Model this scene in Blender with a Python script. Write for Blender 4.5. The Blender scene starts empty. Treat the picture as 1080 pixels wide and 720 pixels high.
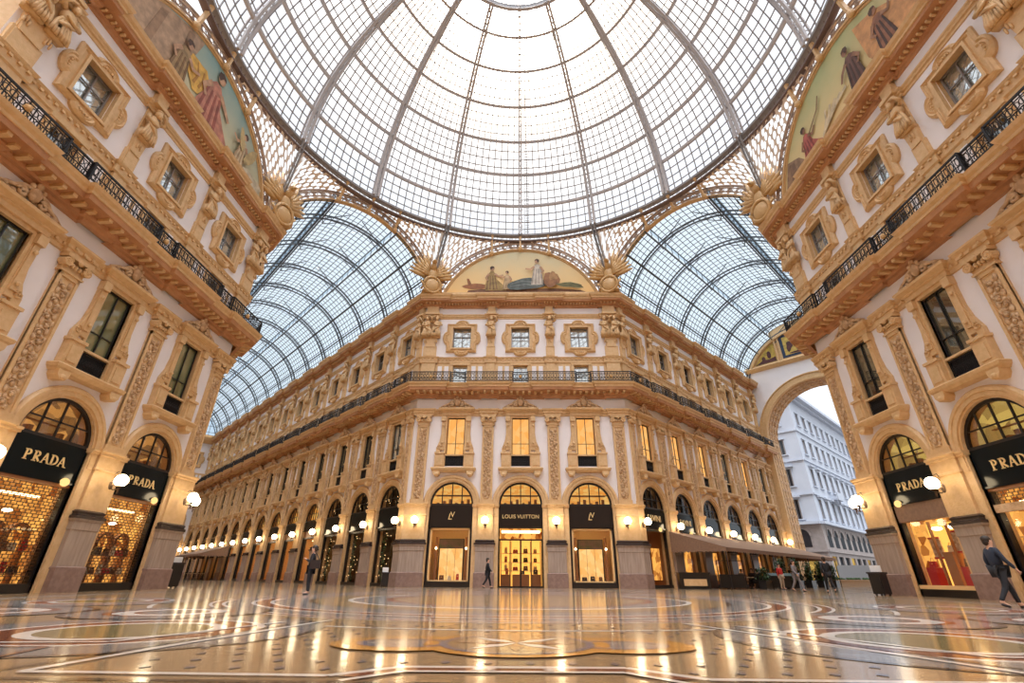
import bpy, bmesh, math, random
from mathutils import Vector, Matrix
from mathutils.geometry import tessellate_polygon
R = math.radians
PI = math.pi
S2 = math.sqrt(.5)
random.seed(7)
scn = bpy.context.scene
COL = scn.collection

# ------------------------------------------------------------------ camera, sky, exposure
cam_d = bpy.data.cameras.new('camera'); cam = bpy.data.objects.new('camera', cam_d); COL.objects.link(cam)
cam_d.sensor_width = 36.0; cam_d.lens = 490.95 / 1080 * 36.0; cam_d.clip_start = .05; cam_d.clip_end = 800
YAW, PITCH, ROLL = -.0235, .4677, .0077
cam.location = (.117, -17.4055, .658)
cam.matrix_world = Matrix.Translation(cam.location) @ Matrix.Rotation(-YAW, 4, 'Z') @ Matrix.Rotation(PI/2 + PITCH, 4, 'X') @ Matrix.Rotation(ROLL, 4, 'Z')
scn.camera = cam
scn.view_settings.view_transform = 'Standard'
scn.view_settings.look = 'None'
scn.view_settings.exposure = 0.12
scn.view_settings.gamma = 1.0
scn.view_settings.use_curve_mapping = False
scn.cycles.use_denoising = True
scn.cycles.max_bounces = 8
scn.cycles.diffuse_bounces = 4
scn.cycles.glossy_bounces = 3
scn.cycles.transparent_max_bounces = 24
scn.cycles.sample_clamp_indirect = 6.0
scn.cycles.caustics_reflective = False
scn.cycles.caustics_refractive = False

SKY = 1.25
GLOBE = 17.0
w = bpy.data.worlds.new('sky'); scn.world = w; w.use_nodes = True
nt = w.node_tree; nt.nodes.clear()
out = nt.nodes.new('ShaderNodeOutputWorld'); bg = nt.nodes.new('ShaderNodeBackground')
tc = nt.nodes.new('ShaderNodeTexCoord')
def sky_lobe(vec, stops):
    """overcast sky brightening round one direction"""
    dot = nt.nodes.new('ShaderNodeVectorMath'); dot.operation = 'DOT_PRODUCT'
    nt.links.new(tc.outputs['Generated'], dot.inputs[0]); dot.inputs[1].default_value = Vector(vec).normalized()
    ramp = nt.nodes.new('ShaderNodeValToRGB'); nt.links.new(dot.outputs['Value'], ramp.inputs[0]); ramp.color_ramp.interpolation = 'EASE'
    els = ramp.color_ramp.elements; els[0].position = stops[0][0]; els[0].color = (*stops[0][1], 1); els[1].position = stops[-1][0]; els[1].color = (*stops[-1][1], 1)
    for p_, c_ in stops[1:-1]: e_ = els.new(p_); e_.color = (*c_, 1)
    return ramp
ra = sky_lobe((0, -.28, .96), [(0, (.85, .93, 1.0)), (.76, (.97, .98, 1.0)), (.88, (4.0, 4.1, 4.25)), (1, (9.0, 9.2, 9.4))])  # bright cap added overhead and behind the view to light the walls
rb = sky_lobe((0, .43, .903), [(.90, (0, 0, 0)), (.96, (.5, .38, .25)), (.985, (3.0, 2.4, 1.7)), (1, (16, 14, 11))])
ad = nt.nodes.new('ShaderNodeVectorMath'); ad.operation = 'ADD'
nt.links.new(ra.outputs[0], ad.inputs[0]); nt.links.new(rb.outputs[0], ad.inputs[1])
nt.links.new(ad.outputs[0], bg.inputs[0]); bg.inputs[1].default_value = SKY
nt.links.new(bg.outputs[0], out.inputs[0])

# ------------------------------------------------------------------ materials
def nmat(name):
    m = bpy.data.materials.new(name); m.use_nodes = True
    return m, m.node_tree, m.node_tree.nodes['Principled BSDF']
def N(nt, t, **kw):
    n = nt.nodes.new(t)
    for k, v in kw.items():
        if k in n.inputs.keys(): n.inputs[k].default_value = v
        else: setattr(n, k, v)
    return n
def mat(name, col, rough=.6, metal=0, col2=None, scale=3, bump=0, bscale=20, spec=.5, detail=4, stretch=None):
    m, nt, b = nmat(name)
    b.inputs['Base Color'].default_value = (*col, 1); b.inputs['Roughness'].default_value = rough
    b.inputs['Metallic'].default_value = metal; b.inputs['Specular IOR Level'].default_value = spec
    tc = N(nt, 'ShaderNodeTexCoord')
    src = tc.outputs['Object']
    if stretch:
        mp = N(nt, 'ShaderNodeMapping'); mp.inputs['Scale'].default_value = stretch
        nt.links.new(src, mp.inputs[0]); src = mp.outputs[0]
    if col2:
        no = N(nt, 'ShaderNodeTexNoise', Scale=scale, Detail=detail)
        nt.links.new(src, no.inputs['Vector'])
        mx = N(nt, 'ShaderNodeMix', data_type='RGBA')
        mr = N(nt, 'ShaderNodeMapRange'); mr.inputs[1].default_value = .35; mr.inputs[2].default_value = .65
        nt.links.new(no.outputs[0], mr.inputs[0]); nt.links.new(mr.outputs[0], mx.inputs[0])
        mx.inputs[6].default_value = (*col, 1); mx.inputs[7].default_value = (*col2, 1)
        nt.links.new(mx.outputs[2], b.inputs['Base Color'])
    if bump:
        n2 = N(nt, 'ShaderNodeTexNoise', Scale=bscale, Detail=3)
        nt.links.new(tc.outputs['Object'], n2.inputs['Vector'])
        bp = N(nt, 'ShaderNodeBump', Strength=bump, Distance=.05)
        nt.links.new(n2.outputs[0], bp.inputs['Height']); nt.links.new(bp.outputs[0], b.inputs['Normal'])
    return m
def emit(name, col, s, col2=None, scale=4, vec=None):
    m = bpy.data.materials.new(name); m.use_nodes = True; nt = m.node_tree; nt.nodes.clear()
    o = N(nt, 'ShaderNodeOutputMaterial'); e = N(nt, 'ShaderNodeEmission')
    e.inputs[0].default_value = (*col, 1); e.inputs[1].default_value = s
    if col2:
        tc = N(nt, 'ShaderNodeTexCoord'); mp = N(nt, 'ShaderNodeMapping')
        if vec: mp.inputs['Scale'].default_value = vec
        no = N(nt, 'ShaderNodeTexVoronoi', Scale=scale)
        nt.links.new(tc.outputs['Object'], mp.inputs[0]); nt.links.new(mp.outputs[0], no.inputs['Vector'])
        sp = N(nt, 'ShaderNodeSeparateColor'); nt.links.new(no.outputs['Color'], sp.inputs[0])
        mx = N(nt, 'ShaderNodeMix', data_type='RGBA')
        nt.links.new(sp.outputs[0], mx.inputs[0])
        mx.inputs[6].default_value = (*col, 1); mx.inputs[7].default_value = (*col2, 1)
        nt.links.new(mx.outputs[2], e.inputs[0])
    nt.links.new(e.outputs[0], o.inputs[0])
    return m
def glass(name, col, refl=.12, rough=.02):
    m = bpy.data.materials.new(name); m.use_nodes = True; nt = m.node_tree; nt.nodes.clear()
    o = N(nt, 'ShaderNodeOutputMaterial'); t = N(nt, 'ShaderNodeBsdfTransparent'); t.inputs[0].default_value = (*col, 1)
    g = N(nt, 'ShaderNodeBsdfGlossy'); g.inputs['Roughness'].default_value = rough
    mx = N(nt, 'ShaderNodeMixShader'); mx.inputs[0].default_value = refl
    nt.links.new(t.outputs[0], mx.inputs[1]); nt.links.new(g.outputs[0], mx.inputs[2]); nt.links.new(mx.outputs[0], o.inputs[0])
    return m
def lace(name, col, scale, thr, use_uv=True):
    """openwork ironwork: round holes cut through a plate"""
    m, nt, b = nmat(name)
    b.inputs['Base Color'].default_value = (*col, 1); b.inputs['Roughness'].default_value = .6
    o = nt.nodes['Material Output']
    tc = N(nt, 'ShaderNodeTexCoord')
    vo = N(nt, 'ShaderNodeTexVoronoi', Scale=scale); vo.voronoi_dimensions = '2D'; vo.inputs['Randomness'].default_value = .3; vo.feature = 'F1'
    nt.links.new(tc.outputs['UV' if use_uv else 'Object'], vo.inputs['Vector'])
    lt = N(nt, 'ShaderNodeMath', operation='LESS_THAN'); lt.inputs[1].default_value = thr
    nt.links.new(vo.outputs['Distance'], lt.inputs[0])
    t = N(nt, 'ShaderNodeBsdfTransparent'); mx = N(nt, 'ShaderNodeMixShader')
    nt.links.new(lt.outputs[0], mx.inputs[0]); nt.links.new(b.outputs[0], mx.inputs[1]); nt.links.new(t.outputs[0], mx.inputs[2])
    nt.links.new(mx.outputs[0], o.inputs[0])
    return m
def winmat(name, col, refl=.5, col2=None):
    m = bpy.data.materials.new(name); m.use_nodes = True; nt = m.node_tree; nt.nodes.clear()
    o = N(nt, 'ShaderNodeOutputMaterial'); d = N(nt, 'ShaderNodeBsdfDiffuse'); d.inputs[0].default_value = (*col, 1)
    g = N(nt, 'ShaderNodeBsdfGlossy'); g.inputs['Roughness'].default_value = .03; g.inputs[0].default_value = (.95, 1, 1, 1)
    mx = N(nt, 'ShaderNodeMixShader'); mx.inputs[0].default_value = refl
    if col2:
        tc = N(nt, 'ShaderNodeTexCoord'); no = N(nt, 'ShaderNodeTexNoise', Scale=1.3, Detail=3)
        nt.links.new(tc.outputs['Object'], no.inputs['Vector'])
        mc = N(nt, 'ShaderNodeMix', data_type='RGBA'); nt.links.new(no.outputs[0], mc.inputs[0])
        mc.inputs[6].default_value = (*col, 1); mc.inputs[7].default_value = (*col2, 1)
        nt.links.new(mc.outputs[2], d.inputs[0])
    nt.links.new(d.outputs[0], mx.inputs[1]); nt.links.new(g.outputs[0], mx.inputs[2]); nt.links.new(mx.outputs[0], o.inputs[0])
    return m

M = {}
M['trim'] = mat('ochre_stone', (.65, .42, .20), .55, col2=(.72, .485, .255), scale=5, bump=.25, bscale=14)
M['trim_shade'] = mat('ochre_stone_shade', (.46, .22, .10), .6, col2=(.56, .29, .14), scale=1.5, bump=.4, bscale=18)  # darker copy of the ochre stone: cornice undersides' shade put into the colour
M['relief'] = mat('carved_stone', (.52, .32, .17), .6, col2=(.76, .54, .33), scale=4, bump=.5, bscale=30)
M['plaster'] = mat('pale_plaster', (.87, .83, .85), .7, col2=(.83, .79, .80), scale=.7)
M['granite'] = mat('grey_pink_granite', (.33, .255, .21), .3, col2=(.43, .34, .285), scale=3, stretch=(3, 3, .3))
M['granite2'] = mat('red_brown_granite', (.24, .155, .13), .28, col2=(.31, .21, .18), scale=5)
M['blackmarble'] = mat('black_marble', (.04, .028, .028), .25)
M['iron'] = mat('black_iron', (.015, .015, .018), .45, metal=.3)
M['domeiron'] = mat('grey_painted_iron', (.26, .24, .235), .5)
M['domerib'] = mat('pale_grey_painted_iron', (.50, .46, .45), .5)
M['vaultiron'] = mat('dark_blue_grey_iron', (.07, .08, .095), .5)
M['rimiron'] = mat('brown_iron', (.16, .11, .10), .5)
M['rimtan'] = mat('tan_iron', (.40, .30, .25), .5)
M['gold'] = mat('gilt', (.85, .55, .2), .3, metal=.7)
M['goldpaint'] = mat('gold_paint', (.58, .35, .14), .45, bump=.4, bscale=12)
M['bronze'] = mat('bronze_bracket', (.10, .06, .035), .4, metal=.5)
M['blacksign'] = mat('black_glass_sign', (.004, .008, .010), .12, spec=.15)
M['brownsign'] = mat('dark_brown_sign', (.022, .015, .012), .4, spec=.2)
M['blackframe'] = mat('black_frame', (.012, .010, .010), .35)
M['letter'] = mat('gold_letters', (.95, .70, .33), .35, metal=.2)
M['globe'] = emit('lit_globe', (1.0, .78, .48), GLOBE)
M['domeglass'] = glass('dome_glass', (.86, .88, .92), .03)
M['vaultglass'] = glass('vault_glass', (.72, .78, .83), .03)
M['pane'] = glass('clear_pane', (.95, .95, .95), .035)
M['winskyglass'] = winmat('sky_reflecting_pane', (.45, .50, .50), .62, (.65, .62, .50))
M['windark'] = winmat('dark_pane', (.035, .035, .03), .25, (.10, .085, .05))
M['wingreen'] = winmat('green_blind_pane', (.11, .13, .06), .25, (.22, .22, .10))
M['winlit'] = emit('lit_window', (1.0, .40, .09), 1.0, (.95, .52, .18), 2.0, (1, 1, 1))
M['fanlit'] = emit('lit_fanlight', (.95, .34, .05), .85, (1.0, .62, .18), 2.6, (1, 1, 2.5))
M['fanlit_dim'] = emit('dim_fanlight', (.28, .15, .04), .8, (.75, .50, .12), 1.6)
M['lightbar'] = emit('light_strip', (1.0, .80, .42), 6)
M['spot'] = emit('ceiling_spot', (1.0, .86, .55), 12)
M['backwall'] = emit('glowing_back_wall', (1.0, .44, .08), 1.7)  # wall glows by itself, added in place of the shop's lighting
M['amberglow'] = emit('amber_self_glow', (1.0, .45, .09), 1.3, (.22, .04, .005), 3.6, (1, 1, .8))  # self-glowing surface; bright and dim patches of a lit interior put into emission
M['fan_brown'] = emit('brown_lit_fanlight', (.12, .05, .02), .8, (.75, .33, .08), 2.0)
M['shopwall'] = mat('warm_shop_wall', (.85, .55, .25), .6)
M['shopwood'] = mat('shop_wood', (.42, .18, .07), .45)
M['panelpale'] = mat('pale_display_panel', (.85, .72, .50), .5)
M['shelfwhite'] = mat('pale_shelf', (.85, .75, .6), .4)
M['red'] = mat('red_goods', (.55, .03, .03), .5)
M['leather'] = mat('brown_leather', (.18, .07, .03), .4)
M['leather2'] = mat('dark_leather', (.03, .02, .02), .4)
M['green'] = mat('conifer_green', (.02, .05, .02), .7, col2=(.05, .10, .03), scale=20)
M['fairy'] = emit('fairy_light', (1.0, .62, .25), 4)
M['extdark'] = winmat('street_pane', (.012, .014, .018), .04, (.03, .03, .035))
M['awning'] = mat('brown_canvas', (.22, .13, .085), .8, col2=(.27, .16, .10), scale=8)
M['skin'] = mat('skin', (.62, .36, .25), .5)
M['clothblack'] = mat('black_cloth', (.012, .013, .018), .8)
M['clothnavy'] = mat('navy_cloth', (.02, .028, .05), .8)
M['clothgrey'] = mat('grey_cloth', (.22, .21, .23), .8)
M['clothjean'] = mat('blue_denim', (.08, .10, .17), .8)
M['clothbeige'] = mat('beige_cloth', (.45, .36, .28), .8)
M['hair'] = mat('dark_hair', (.03, .018, .012), .6)
M['white'] = mat('white_paint', (.80, .80, .80), .5)
M['extwhite'] = mat('pale_render', (.44, .48, .56), .8, col2=(.40, .44, .52), scale=.5)
M['extstone'] = mat('grey_stone', (.24, .21, .20), .8, col2=(.30, .26, .25), scale=2)
M['vanpaint'] = mat('silver_van_paint', (.30, .31, .33), .3)
M['asphalt'] = mat('street_paving', (.16, .15, .15), .5, col2=(.20, .19, .18), scale=3)
M['laceband'] = lace('ironwork_lace', (.66, .55, .46), 1.0, .33)
M['lacependent'] = lace('spandrel_lace', (.80, .68, .57), 1.25, .40)

# ------------------------------------------------------------------ mesh helpers
class MB:
    def __init__(s): s.v = []; s.f = []; s.m = []; s.uv = {}
    def add(s, vs, fs, mi=0):
        o = len(s.v); s.v += [tuple(q) for q in vs]
        for f in fs: s.f.append(tuple(i + o for i in f)); s.m.append(mi)
        return o
    def box(s, x0, x1, y0, y1, z0, z1, mi=0):
        s.add([(x0,y0,z0),(x1,y0,z0),(x1,y1,z0),(x0,y1,z0),(x0,y0,z1),(x1,y0,z1),(x1,y1,z1),(x0,y1,z1)],
              [(0,3,2,1),(4,5,6,7),(0,1,5,4),(1,2,6,5),(2,3,7,6),(3,0,4,7)], mi)
    def bar(s, a, b, wd, dp=None, up=(0,0,1), mi=0):
        a, b = Vector(a), Vector(b); d = (b - a)
        if d.length < 1e-6: return
        d.normalize(); u = Vector(up); sx = d.cross(u)
        if sx.length < 1e-4: sx = d.cross(Vector((1,0,0)))
        sx.normalize(); u = sx.cross(d); dp = dp or wd
        vs = []
        for p in (a, b):
            for i, j in ((-1,-1),(1,-1),(1,1),(-1,1)): vs.append(p + sx*(i*wd/2) + u*(j*dp/2))
        s.add(vs, [(0,1,2,3),(7,6,5,4),(0,4,5,1),(1,5,6,2),(2,6,7,3),(3,7,4,0)], mi)
    def tube(s, pts, r, n=6, closed=False, mi=0):
        pts = [Vector(p) for p in pts]; k = len(pts); rr = r if isinstance(r, (list, tuple)) else [r]*k
        o = len(s.v); ref = Vector((0,0,1))
        for i, p in enumerate(pts):
            a = pts[(i-1) % k] if closed or i else p; b = pts[(i+1) % k] if closed or i < k-1 else p
            d = (b - a).normalized(); sx = d.cross(ref)
            if sx.length < .05: sx = d.cross(Vector((0,1,0)))
            sx.normalize(); u = sx.cross(d)
            for j in range(n):
                t = 2*PI*j/n; s.v.append(tuple(p + sx*math.cos(t)*rr[i] + u*math.sin(t)*rr[i]))
        for i in range(k if closed else k-1):
            for j in range(n):
                a = o + i*n + j; b = o + i*n + (j+1) % n; c = o + ((i+1) % k)*n + (j+1) % n; d = o + ((i+1) % k)*n + j
                s.f.append((a, b, c, d)); s.m.append(mi)
        if not closed:
            s.f.append(tuple(o + j for j in range(n))[::-1]); s.m.append(mi)
            s.f.append(tuple(o + (k-1)*n + j for j in range(n))); s.m.append(mi)
    def ell(s, c, r, nu=8, nv=6, mi=0):
        if not isinstance(r, (tuple, list)): r = (r, r, r)
        vs = [(c[0], c[1], c[2]-r[2])]
        for i in range(1, nv):
            ph = -PI/2 + PI*i/nv
            for j in range(nu):
                t = 2*PI*j/nu; vs.append((c[0]+r[0]*math.cos(ph)*math.cos(t), c[1]+r[1]*math.cos(ph)*math.sin(t), c[2]+r[2]*math.sin(ph)))
        vs.append((c[0], c[1], c[2]+r[2])); fs = []
        for j in range(nu):
            fs.append((0, 1+(j+1) % nu, 1+j)); l = 1+(nv-2)*nu; fs.append((len(vs)-1, l+j, l+(j+1) % nu))
        for i in range(nv-2):
            for j in range(nu):
                a = 1+i*nu+j; b = 1+i*nu+(j+1) % nu; fs.append((a, b, b+nu, a+nu))
        s.add(vs, fs, mi)
    def lathe(s, prof, c=(0,0), n=16, mi=0):
        vs = []; k = len(prof)
        for r, z in prof:
            for j in range(n):
                t = 2*PI*j/n; vs.append((c[0]+r*math.cos(t), c[1]+r*math.sin(t), z))
        fs = [(i*n+j, i*n+(j+1) % n, (i+1)*n+(j+1) % n, (i+1)*n+j) for i in range(k-1) for j in range(n)]
        fs.append(tuple(range(n))[::-1]); fs.append(tuple((k-1)*n+j for j in range(n)))
        s.add(vs, fs, mi)
    def arc(s, cx, cz, prof, a0=0, a1=180, n=24, mi=0):
        """mouldings around an arch: prof is (radius, y) points, swept in the xz plane"""
        vs = []; k = len(prof)
        for i in range(n+1):
            a = R(a0 + (a1-a0)*i/n)
            for r, y in prof: vs.append((cx+r*math.cos(a), y, cz+r*math.sin(a)))
        s.add(vs, [(i*k+j, (i+1)*k+j, (i+1)*k+j+1, i*k+j+1) for i in range(n) for j in range(k-1)], mi)
    def poly(s, pts, y0, y1, mi=0):
        """an outline in the xz plane given depth"""
        n = len(pts); tr = tessellate_polygon([[Vector((p[0], p[1], 0)) for p in pts]])
        o = len(s.v)
        s.v += [(p[0], y0, p[1]) for p in pts] + [(p[0], y1, p[1]) for p in pts]
        for t in tr:
            s.f.append((o+t[0], o+t[1], o+t[2])); s.m.append(mi); s.f.append((o+n+t[2], o+n+t[1], o+n+t[0])); s.m.append(mi)
        for i in range(n):
            j = (i+1) % n; s.f.append((o+i, o+j, o+n+j, o+n+i)); s.m.append(mi)
    def sweep(s, path, prof, mi=0, caps=True):
        """prof (out, z) swept along a plan path; outward is to the right of travel"""
        n = len(path); k = len(prof); P = [Vector((p[0], p[1])) for p in path]; vs = []
        for i in range(n):
            ns = []
            if i: d = (P[i]-P[i-1]).normalized(); ns.append(Vector((d.y, -d.x)))
            if i < n-1: d = (P[i+1]-P[i]).normalized(); ns.append(Vector((d.y, -d.x)))
            m = ns[0] if len(ns) == 1 else (ns[0]+ns[1])/max(.15, 1+ns[0].dot(ns[1]))
            for o_, z in prof: vs.append((P[i].x+m.x*o_, P[i].y+m.y*o_, z))
        fs = [(i*k+j, (i+1)*k+j, (i+1)*k+j+1, i*k+j+1) for i in range(n-1) for j in range(k-1)]
        if caps and k > 2: fs += [tuple(range(k))[::-1], tuple((n-1)*k+j for j in range(k))]
        s.add(vs, fs, mi)
    def mesh(s, name, mats, smooth=False):
        me = bpy.data.meshes.new(name); me.from_pydata(s.v, [], s.f)
        for m_ in (mats if isinstance(mats, (list, tuple)) else [mats]): me.materials.append(m_ if not isinstance(m_, str) else M[m_])
        me.polygons.foreach_set('material_index', s.m)
        if smooth: me.polygons.foreach_set('use_smooth', [True]*len(s.f))
        me.validate(); me.update()
        return me
def recalc(me):
    bm = bmesh.new(); bm.from_mesh(me); bmesh.ops.recalc_face_normals(bm, faces=bm.faces); bm.to_mesh(me); bm.free(); return me
def link(name, me, parent=None, loc=(0,0,0), rz=0, kind=None):
    o = bpy.data.objects.new(name, me); COL.objects.link(o); o.location = loc
    o.rotation_euler = (0, 0, rz)
    if parent: o.parent = parent
    if kind: o['kind'] = kind
    return o
def tag(o, label, cat, group=None):
    o['label'] = label; o['category'] = cat
    if group: o['group'] = group
    return o
def build(name, mb, mats, parent=None, loc=(0,0,0), rz=0, smooth=False, kind=None):
    return link(name, recalc(mb.mesh(name, mats, smooth)), parent, loc, rz, kind)
def text(name, body, size, parent, loc, m, depth=.02, align='CENTER', shear=0):
    c = bpy.data.curves.new(name, 'FONT'); c.body = body; c.size = size; c.align_x = align; c.extrude = depth
    t_ = bpy.data.objects.new(name, c); COL.objects.link(t_); t_.data.shear = shear
    dg = bpy.context.evaluated_depsgraph_get(); me = bpy.data.meshes.new_from_object(t_.evaluated_get(dg)); bpy.data.objects.remove(t_)
    me.materials.clear(); me.materials.append(M[m]); o = bpy.data.objects.new(name, me); COL.objects.link(o)
    o.parent = parent; o.location = loc; o.rotation_euler = (PI/2, 0, 0); return o

# ------------------------------------------------------------------ the plan
C0 = 8.25; D = 17.9; BA = 4.76; OF = .05; BC = 5.0
NL, NR = 14, 6
LL, LR = 67.5, 29.5
def arm_pt(side, t, n=0):      # side -1 left arm, +1 right arm; n = distance out from the centre block's wall
    return Vector((side*(C0 + S2*t + S2*n), D + S2*t - S2*n))
PL, PR = arm_pt(-1, LL), arm_pt(1, LR)
BLOCK = [PL, Vector((-C0, D)), Vector((C0, D)), PR]
def piers_arm(n): return [OF + BA*k for k in range(1, n+1)]
def mids_arm(n): return [OF + BA*(k+.5) for k in range(n)]
def ressaut(P, steps, e):
    """plan path pushed out by e over the listed stretches of every segment"""
    out = []; n = len(P)
    def nrm(i): d = (P[i+1]-P[i]).normalized(); return Vector((d.y, -d.x))
    for i in range(n-1):
        L = (P[i+1]-P[i]).length; d = (P[i+1]-P[i])/L; nn = nrm(i)
        st = sorted(steps[i])
        atstart = any(a <= 0 for a, b in st)
        if i == 0: out.append(P[0] + nn*(e if atstart else 0))
        for a, b in st:
            if a > 0: out += [P[i]+d*a, P[i]+d*a+nn*e]
            if b < L: out += [P[i]+d*b+nn*e, P[i]+d*b]
        atend = any(b >= L for a, b in st)
        if i < n-2:
            m2 = nrm(i+1); mm = (nn+m2)/(1+nn.dot(m2)); out.append(P[i+1] + mm*(e if atend else 0))
        else: out.append(P[-1] + nn*(e if atend else 0))
    return out
def block_steps(h, hc):
    L0 = (BLOCK[1]-BLOCK[0]).length; L1 = 2*C0
    s0 = [(L0-t-h, L0-t+h) for t in piers_arm(NL) if t < LL-1] + [(L0-hc*.62, L0+1)]
    s1 = [(-1, hc), (C0-BC/2-h, C0-BC/2+h), (C0+BC/2-h, C0+BC/2+h), (L1-hc, L1+1)]
    s2 = [(-1, hc*.62)] + [(t-h, t+h) for t in piers_arm(NR) if t < LR-.5]
    return [s0, s1, s2]
def side_block(side):
    """the two blocks flanking the octagon; travel keeps outward on the right"""
    if side < 0: return [Vector((-D-6*S2, -C0-6*S2)), Vector((-D, -C0)), Vector((-D, C0)), Vector((-D-6*S2, C0+6*S2))]
    return [Vector((D+6*S2, C0+6*S2)), Vector((D, C0)), Vector((D, -C0)), Vector((D+6*S2, -C0-6*S2))]
def side_steps(h, hc):
    L0 = 6.0; L1 = 2*C0
    return [[(L0-hc, L0+1)], [(-1, hc), (C0-BC/2-h, C0-BC/2+h), (C0+BC/2-h, C0+BC/2+h), (L1-hc, L1+1)], [(-1, hc)]]

# ------------------------------------------------------------------ walls with their openings
ARCH_HW, SPR = 1.57, 5.3
def rect_hole(mb, x0, x1, z0, z1, hx, h0, h1, mi, dep=.5, cx=0, mi_r=None):
    mi_r = mi if mi_r is None else mi_r
    a, b = cx-hx, cx+hx
    for q in ([(x0,z0),(x1,z0),(x1,h0),(x0,h0)], [(x0,h1),(x1,h1),(x1,z1),(x0,z1)], [(x0,h0),(a,h0),(a,h1),(x0,h1)], [(b,h0),(x1,h0),(x1,h1),(b,h1)]):
        if q[0][0] < q[1][0]: mb.add([(x, 0, z) for x, z in q], [(0,1,2,3)], mi)
    mb.add([(a,0,h0),(b,0,h0),(b,0,h1),(a,0,h1),(a,dep,h0),(b,dep,h0),(b,dep,h1),(a,dep,h1)], [(0,1,5,4),(1,2,6,5),(2,3,7,6),(3,0,4,7)], mi_r)
def wall_bay(mb, cx, x0, x1, hw=ARCH_HW):
    # 0 plaster, 1 trim
    pts = [(x0,0),(cx-hw,0),(cx-hw,SPR)] + [(cx-hw*math.cos(PI*i/16), SPR+hw*math.sin(PI*i/16)) for i in range(1,16)] + [(cx+hw,SPR),(cx+hw,0),(x1,0),(x1,7.4),(x0,7.4)]
    tr = tessellate_polygon([[Vector((p[0],p[1],0)) for p in pts]])
    mb.add([(p[0],0,p[1]) for p in pts], [tuple(t) for t in tr], 0)
    op = pts[1:20]; n = len(op)
    mb.add([(p[0],0,p[1]) for p in op]+[(p[0],.6,p[1]) for p in op], [(i,i+1,n+i+1,n+i) for i in range(n-1)], 1)
    rect_hole(mb, x0, x1, 7.4, 13.4, .70, 8.03, 11.76, 0, .5, cx, 1)
    rect_hole(mb, x0, x1, 13.4, 16.5, .58, 14.5, 16.2, 1, .4, cx)
    rect_hole(mb, x0, x1, 16.5, 21.8, .76, 17.93, 19.82, 0, .6, cx, 1)
    mb.add([(x0,0,21.8),(x1,0,21.8),(x1,0,23.3),(x0,0,23.3)], [(0,1,2,3)], 1)
def plain(mb, x0, x1):
    mb.add([(x0,0,0),(x1,0,0),(x1,0,13.4),(x0,0,13.4)], [(0,1,2,3)], 0)
    mb.add([(x0,0,13.4),(x1,0,13.4),(x1,0,16.5),(x0,0,16.5)], [(0,1,2,3)], 1)
    mb.add([(x0,0,16.5),(x1,0,16.5),(x1,0,21.8),(x0,0,21.8)], [(0,1,2,3)], 0)
    mb.add([(x0,0,21.8),(x1,0,21.8),(x1,0,23.3),(x0,0,23.3)], [(0,1,2,3)], 1)
def wall(name, centres, x0, x1, B, loc, rz):
    mb = MB(); xs = sorted(centres)
    if xs[0]-B/2 > x0: plain(mb, x0, xs[0]-B/2)
    for c in xs: wall_bay(mb, c, c-B/2, c+B/2)
    if xs[-1]+B/2 < x1: plain(mb, xs[-1]+B/2, x1)
    o = link(name, mb.mesh(name, ['plaster', 'trim']), None, (loc[0], loc[1], 0), rz, 'structure')
    bk = MB(); bk.box(x0, x1, 3.4, 3.6, 0, 23.3); bk.box(x0, x1, .5, 3.4, 7.3, 7.5); link('rear_light_blocker', bk.mesh('rear_light_blocker', 'granite2'), o)  # unseen backing and slab added to block sky light behind the openings
    return o

# ------------------------------------------------------------------ carved and moulded parts, one mesh of each kind
def spiral(cx, cz, r, turns, a0, sgn, y, n=18):
    return [(cx+sgn*r*(1-.8*i/n)*math.cos(R(a0)+2*PI*turns*i/n), y, cz+r*(1-.8*i/n)*math.sin(R(a0)+2*PI*turns*i/n)) for i in range(n+1)]
CACHE = {}
def cached(key, fn):
    if key not in CACHE: CACHE[key] = recalc(fn())
    return CACHE[key]
def me_arch():
    mb = MB()
    mb.arc(0, SPR, [(1.57,.3),(1.57,-.06),(1.66,-.06),(1.66,-.13),(1.84,-.13),(1.86,-.18),(1.98,-.18),(2.06,-.1),(2.06,0)], n=28)
    for s in (-1, 1):
        mb.box(*sorted((s*1.57, s*1.98)), -.12, .3, 0, 5.12); mb.box(*sorted((s*1.60, s*1.95)), -.16, 0, 0, .8)
        mb.box(*sorted((s*1.53, s*2.06)), -.2, .3, 5.12, 5.22); mb.box(*sorted((s*1.53, s*2.1)), -.25, .3, 5.22, 5.31)
        mb.box(*sorted((s*1.65, s*1.9)), -.15, 0, 4.5, 5.05)
    return mb.mesh('arch_surround', 'trim')
PED = [(.0,0),(.38,0),(.38,.86),(.33,.9),(.31,.95),(.31,2.18),(.34,2.22),(.34,2.5),(.39,2.55),(.39,2.62),(0,2.62)]
def seg(h): return [(-h, .3), (-h, 0), (h, 0), (h, .3)]
def pier_meshes(path, key, hw):
    def base():
        mb = MB(); mb.sweep(path, PED[:5][:4]+[(.0,.9)], 1, caps=False); mb.sweep(path, [(0,.86),(.31,.9)]+PED[5:], 0, caps=False); return mb.mesh('pedestal', ['granite', 'granite2'])
    def band():
        mb = MB(); mb.sweep(path, [(0,2.62),(.42,2.62),(.42,2.72),(.34,2.76),(.34,2.82),(.38,2.88),(.28,2.95),(0,2.95)], caps=False); return mb.mesh('black_moulding', 'blackmarble')
    def shaft():
        mb = MB(); mb.sweep(path, [(.22,2.95),(.22,4.5),(.26,4.53),(.26,4.6),(.22,4.64),(.22,5.1),(.28,5.14),(.28,5.22),(.35,5.28),(.35,5.36),(0,5.36)], caps=False)
        return mb.mesh('pier_shaft', 'trim')
    return [('pedestal', cached(key+'p', base)), ('black_moulding', cached(key+'b', band)), ('pier_shaft', cached(key+'s', shaft))]
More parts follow.
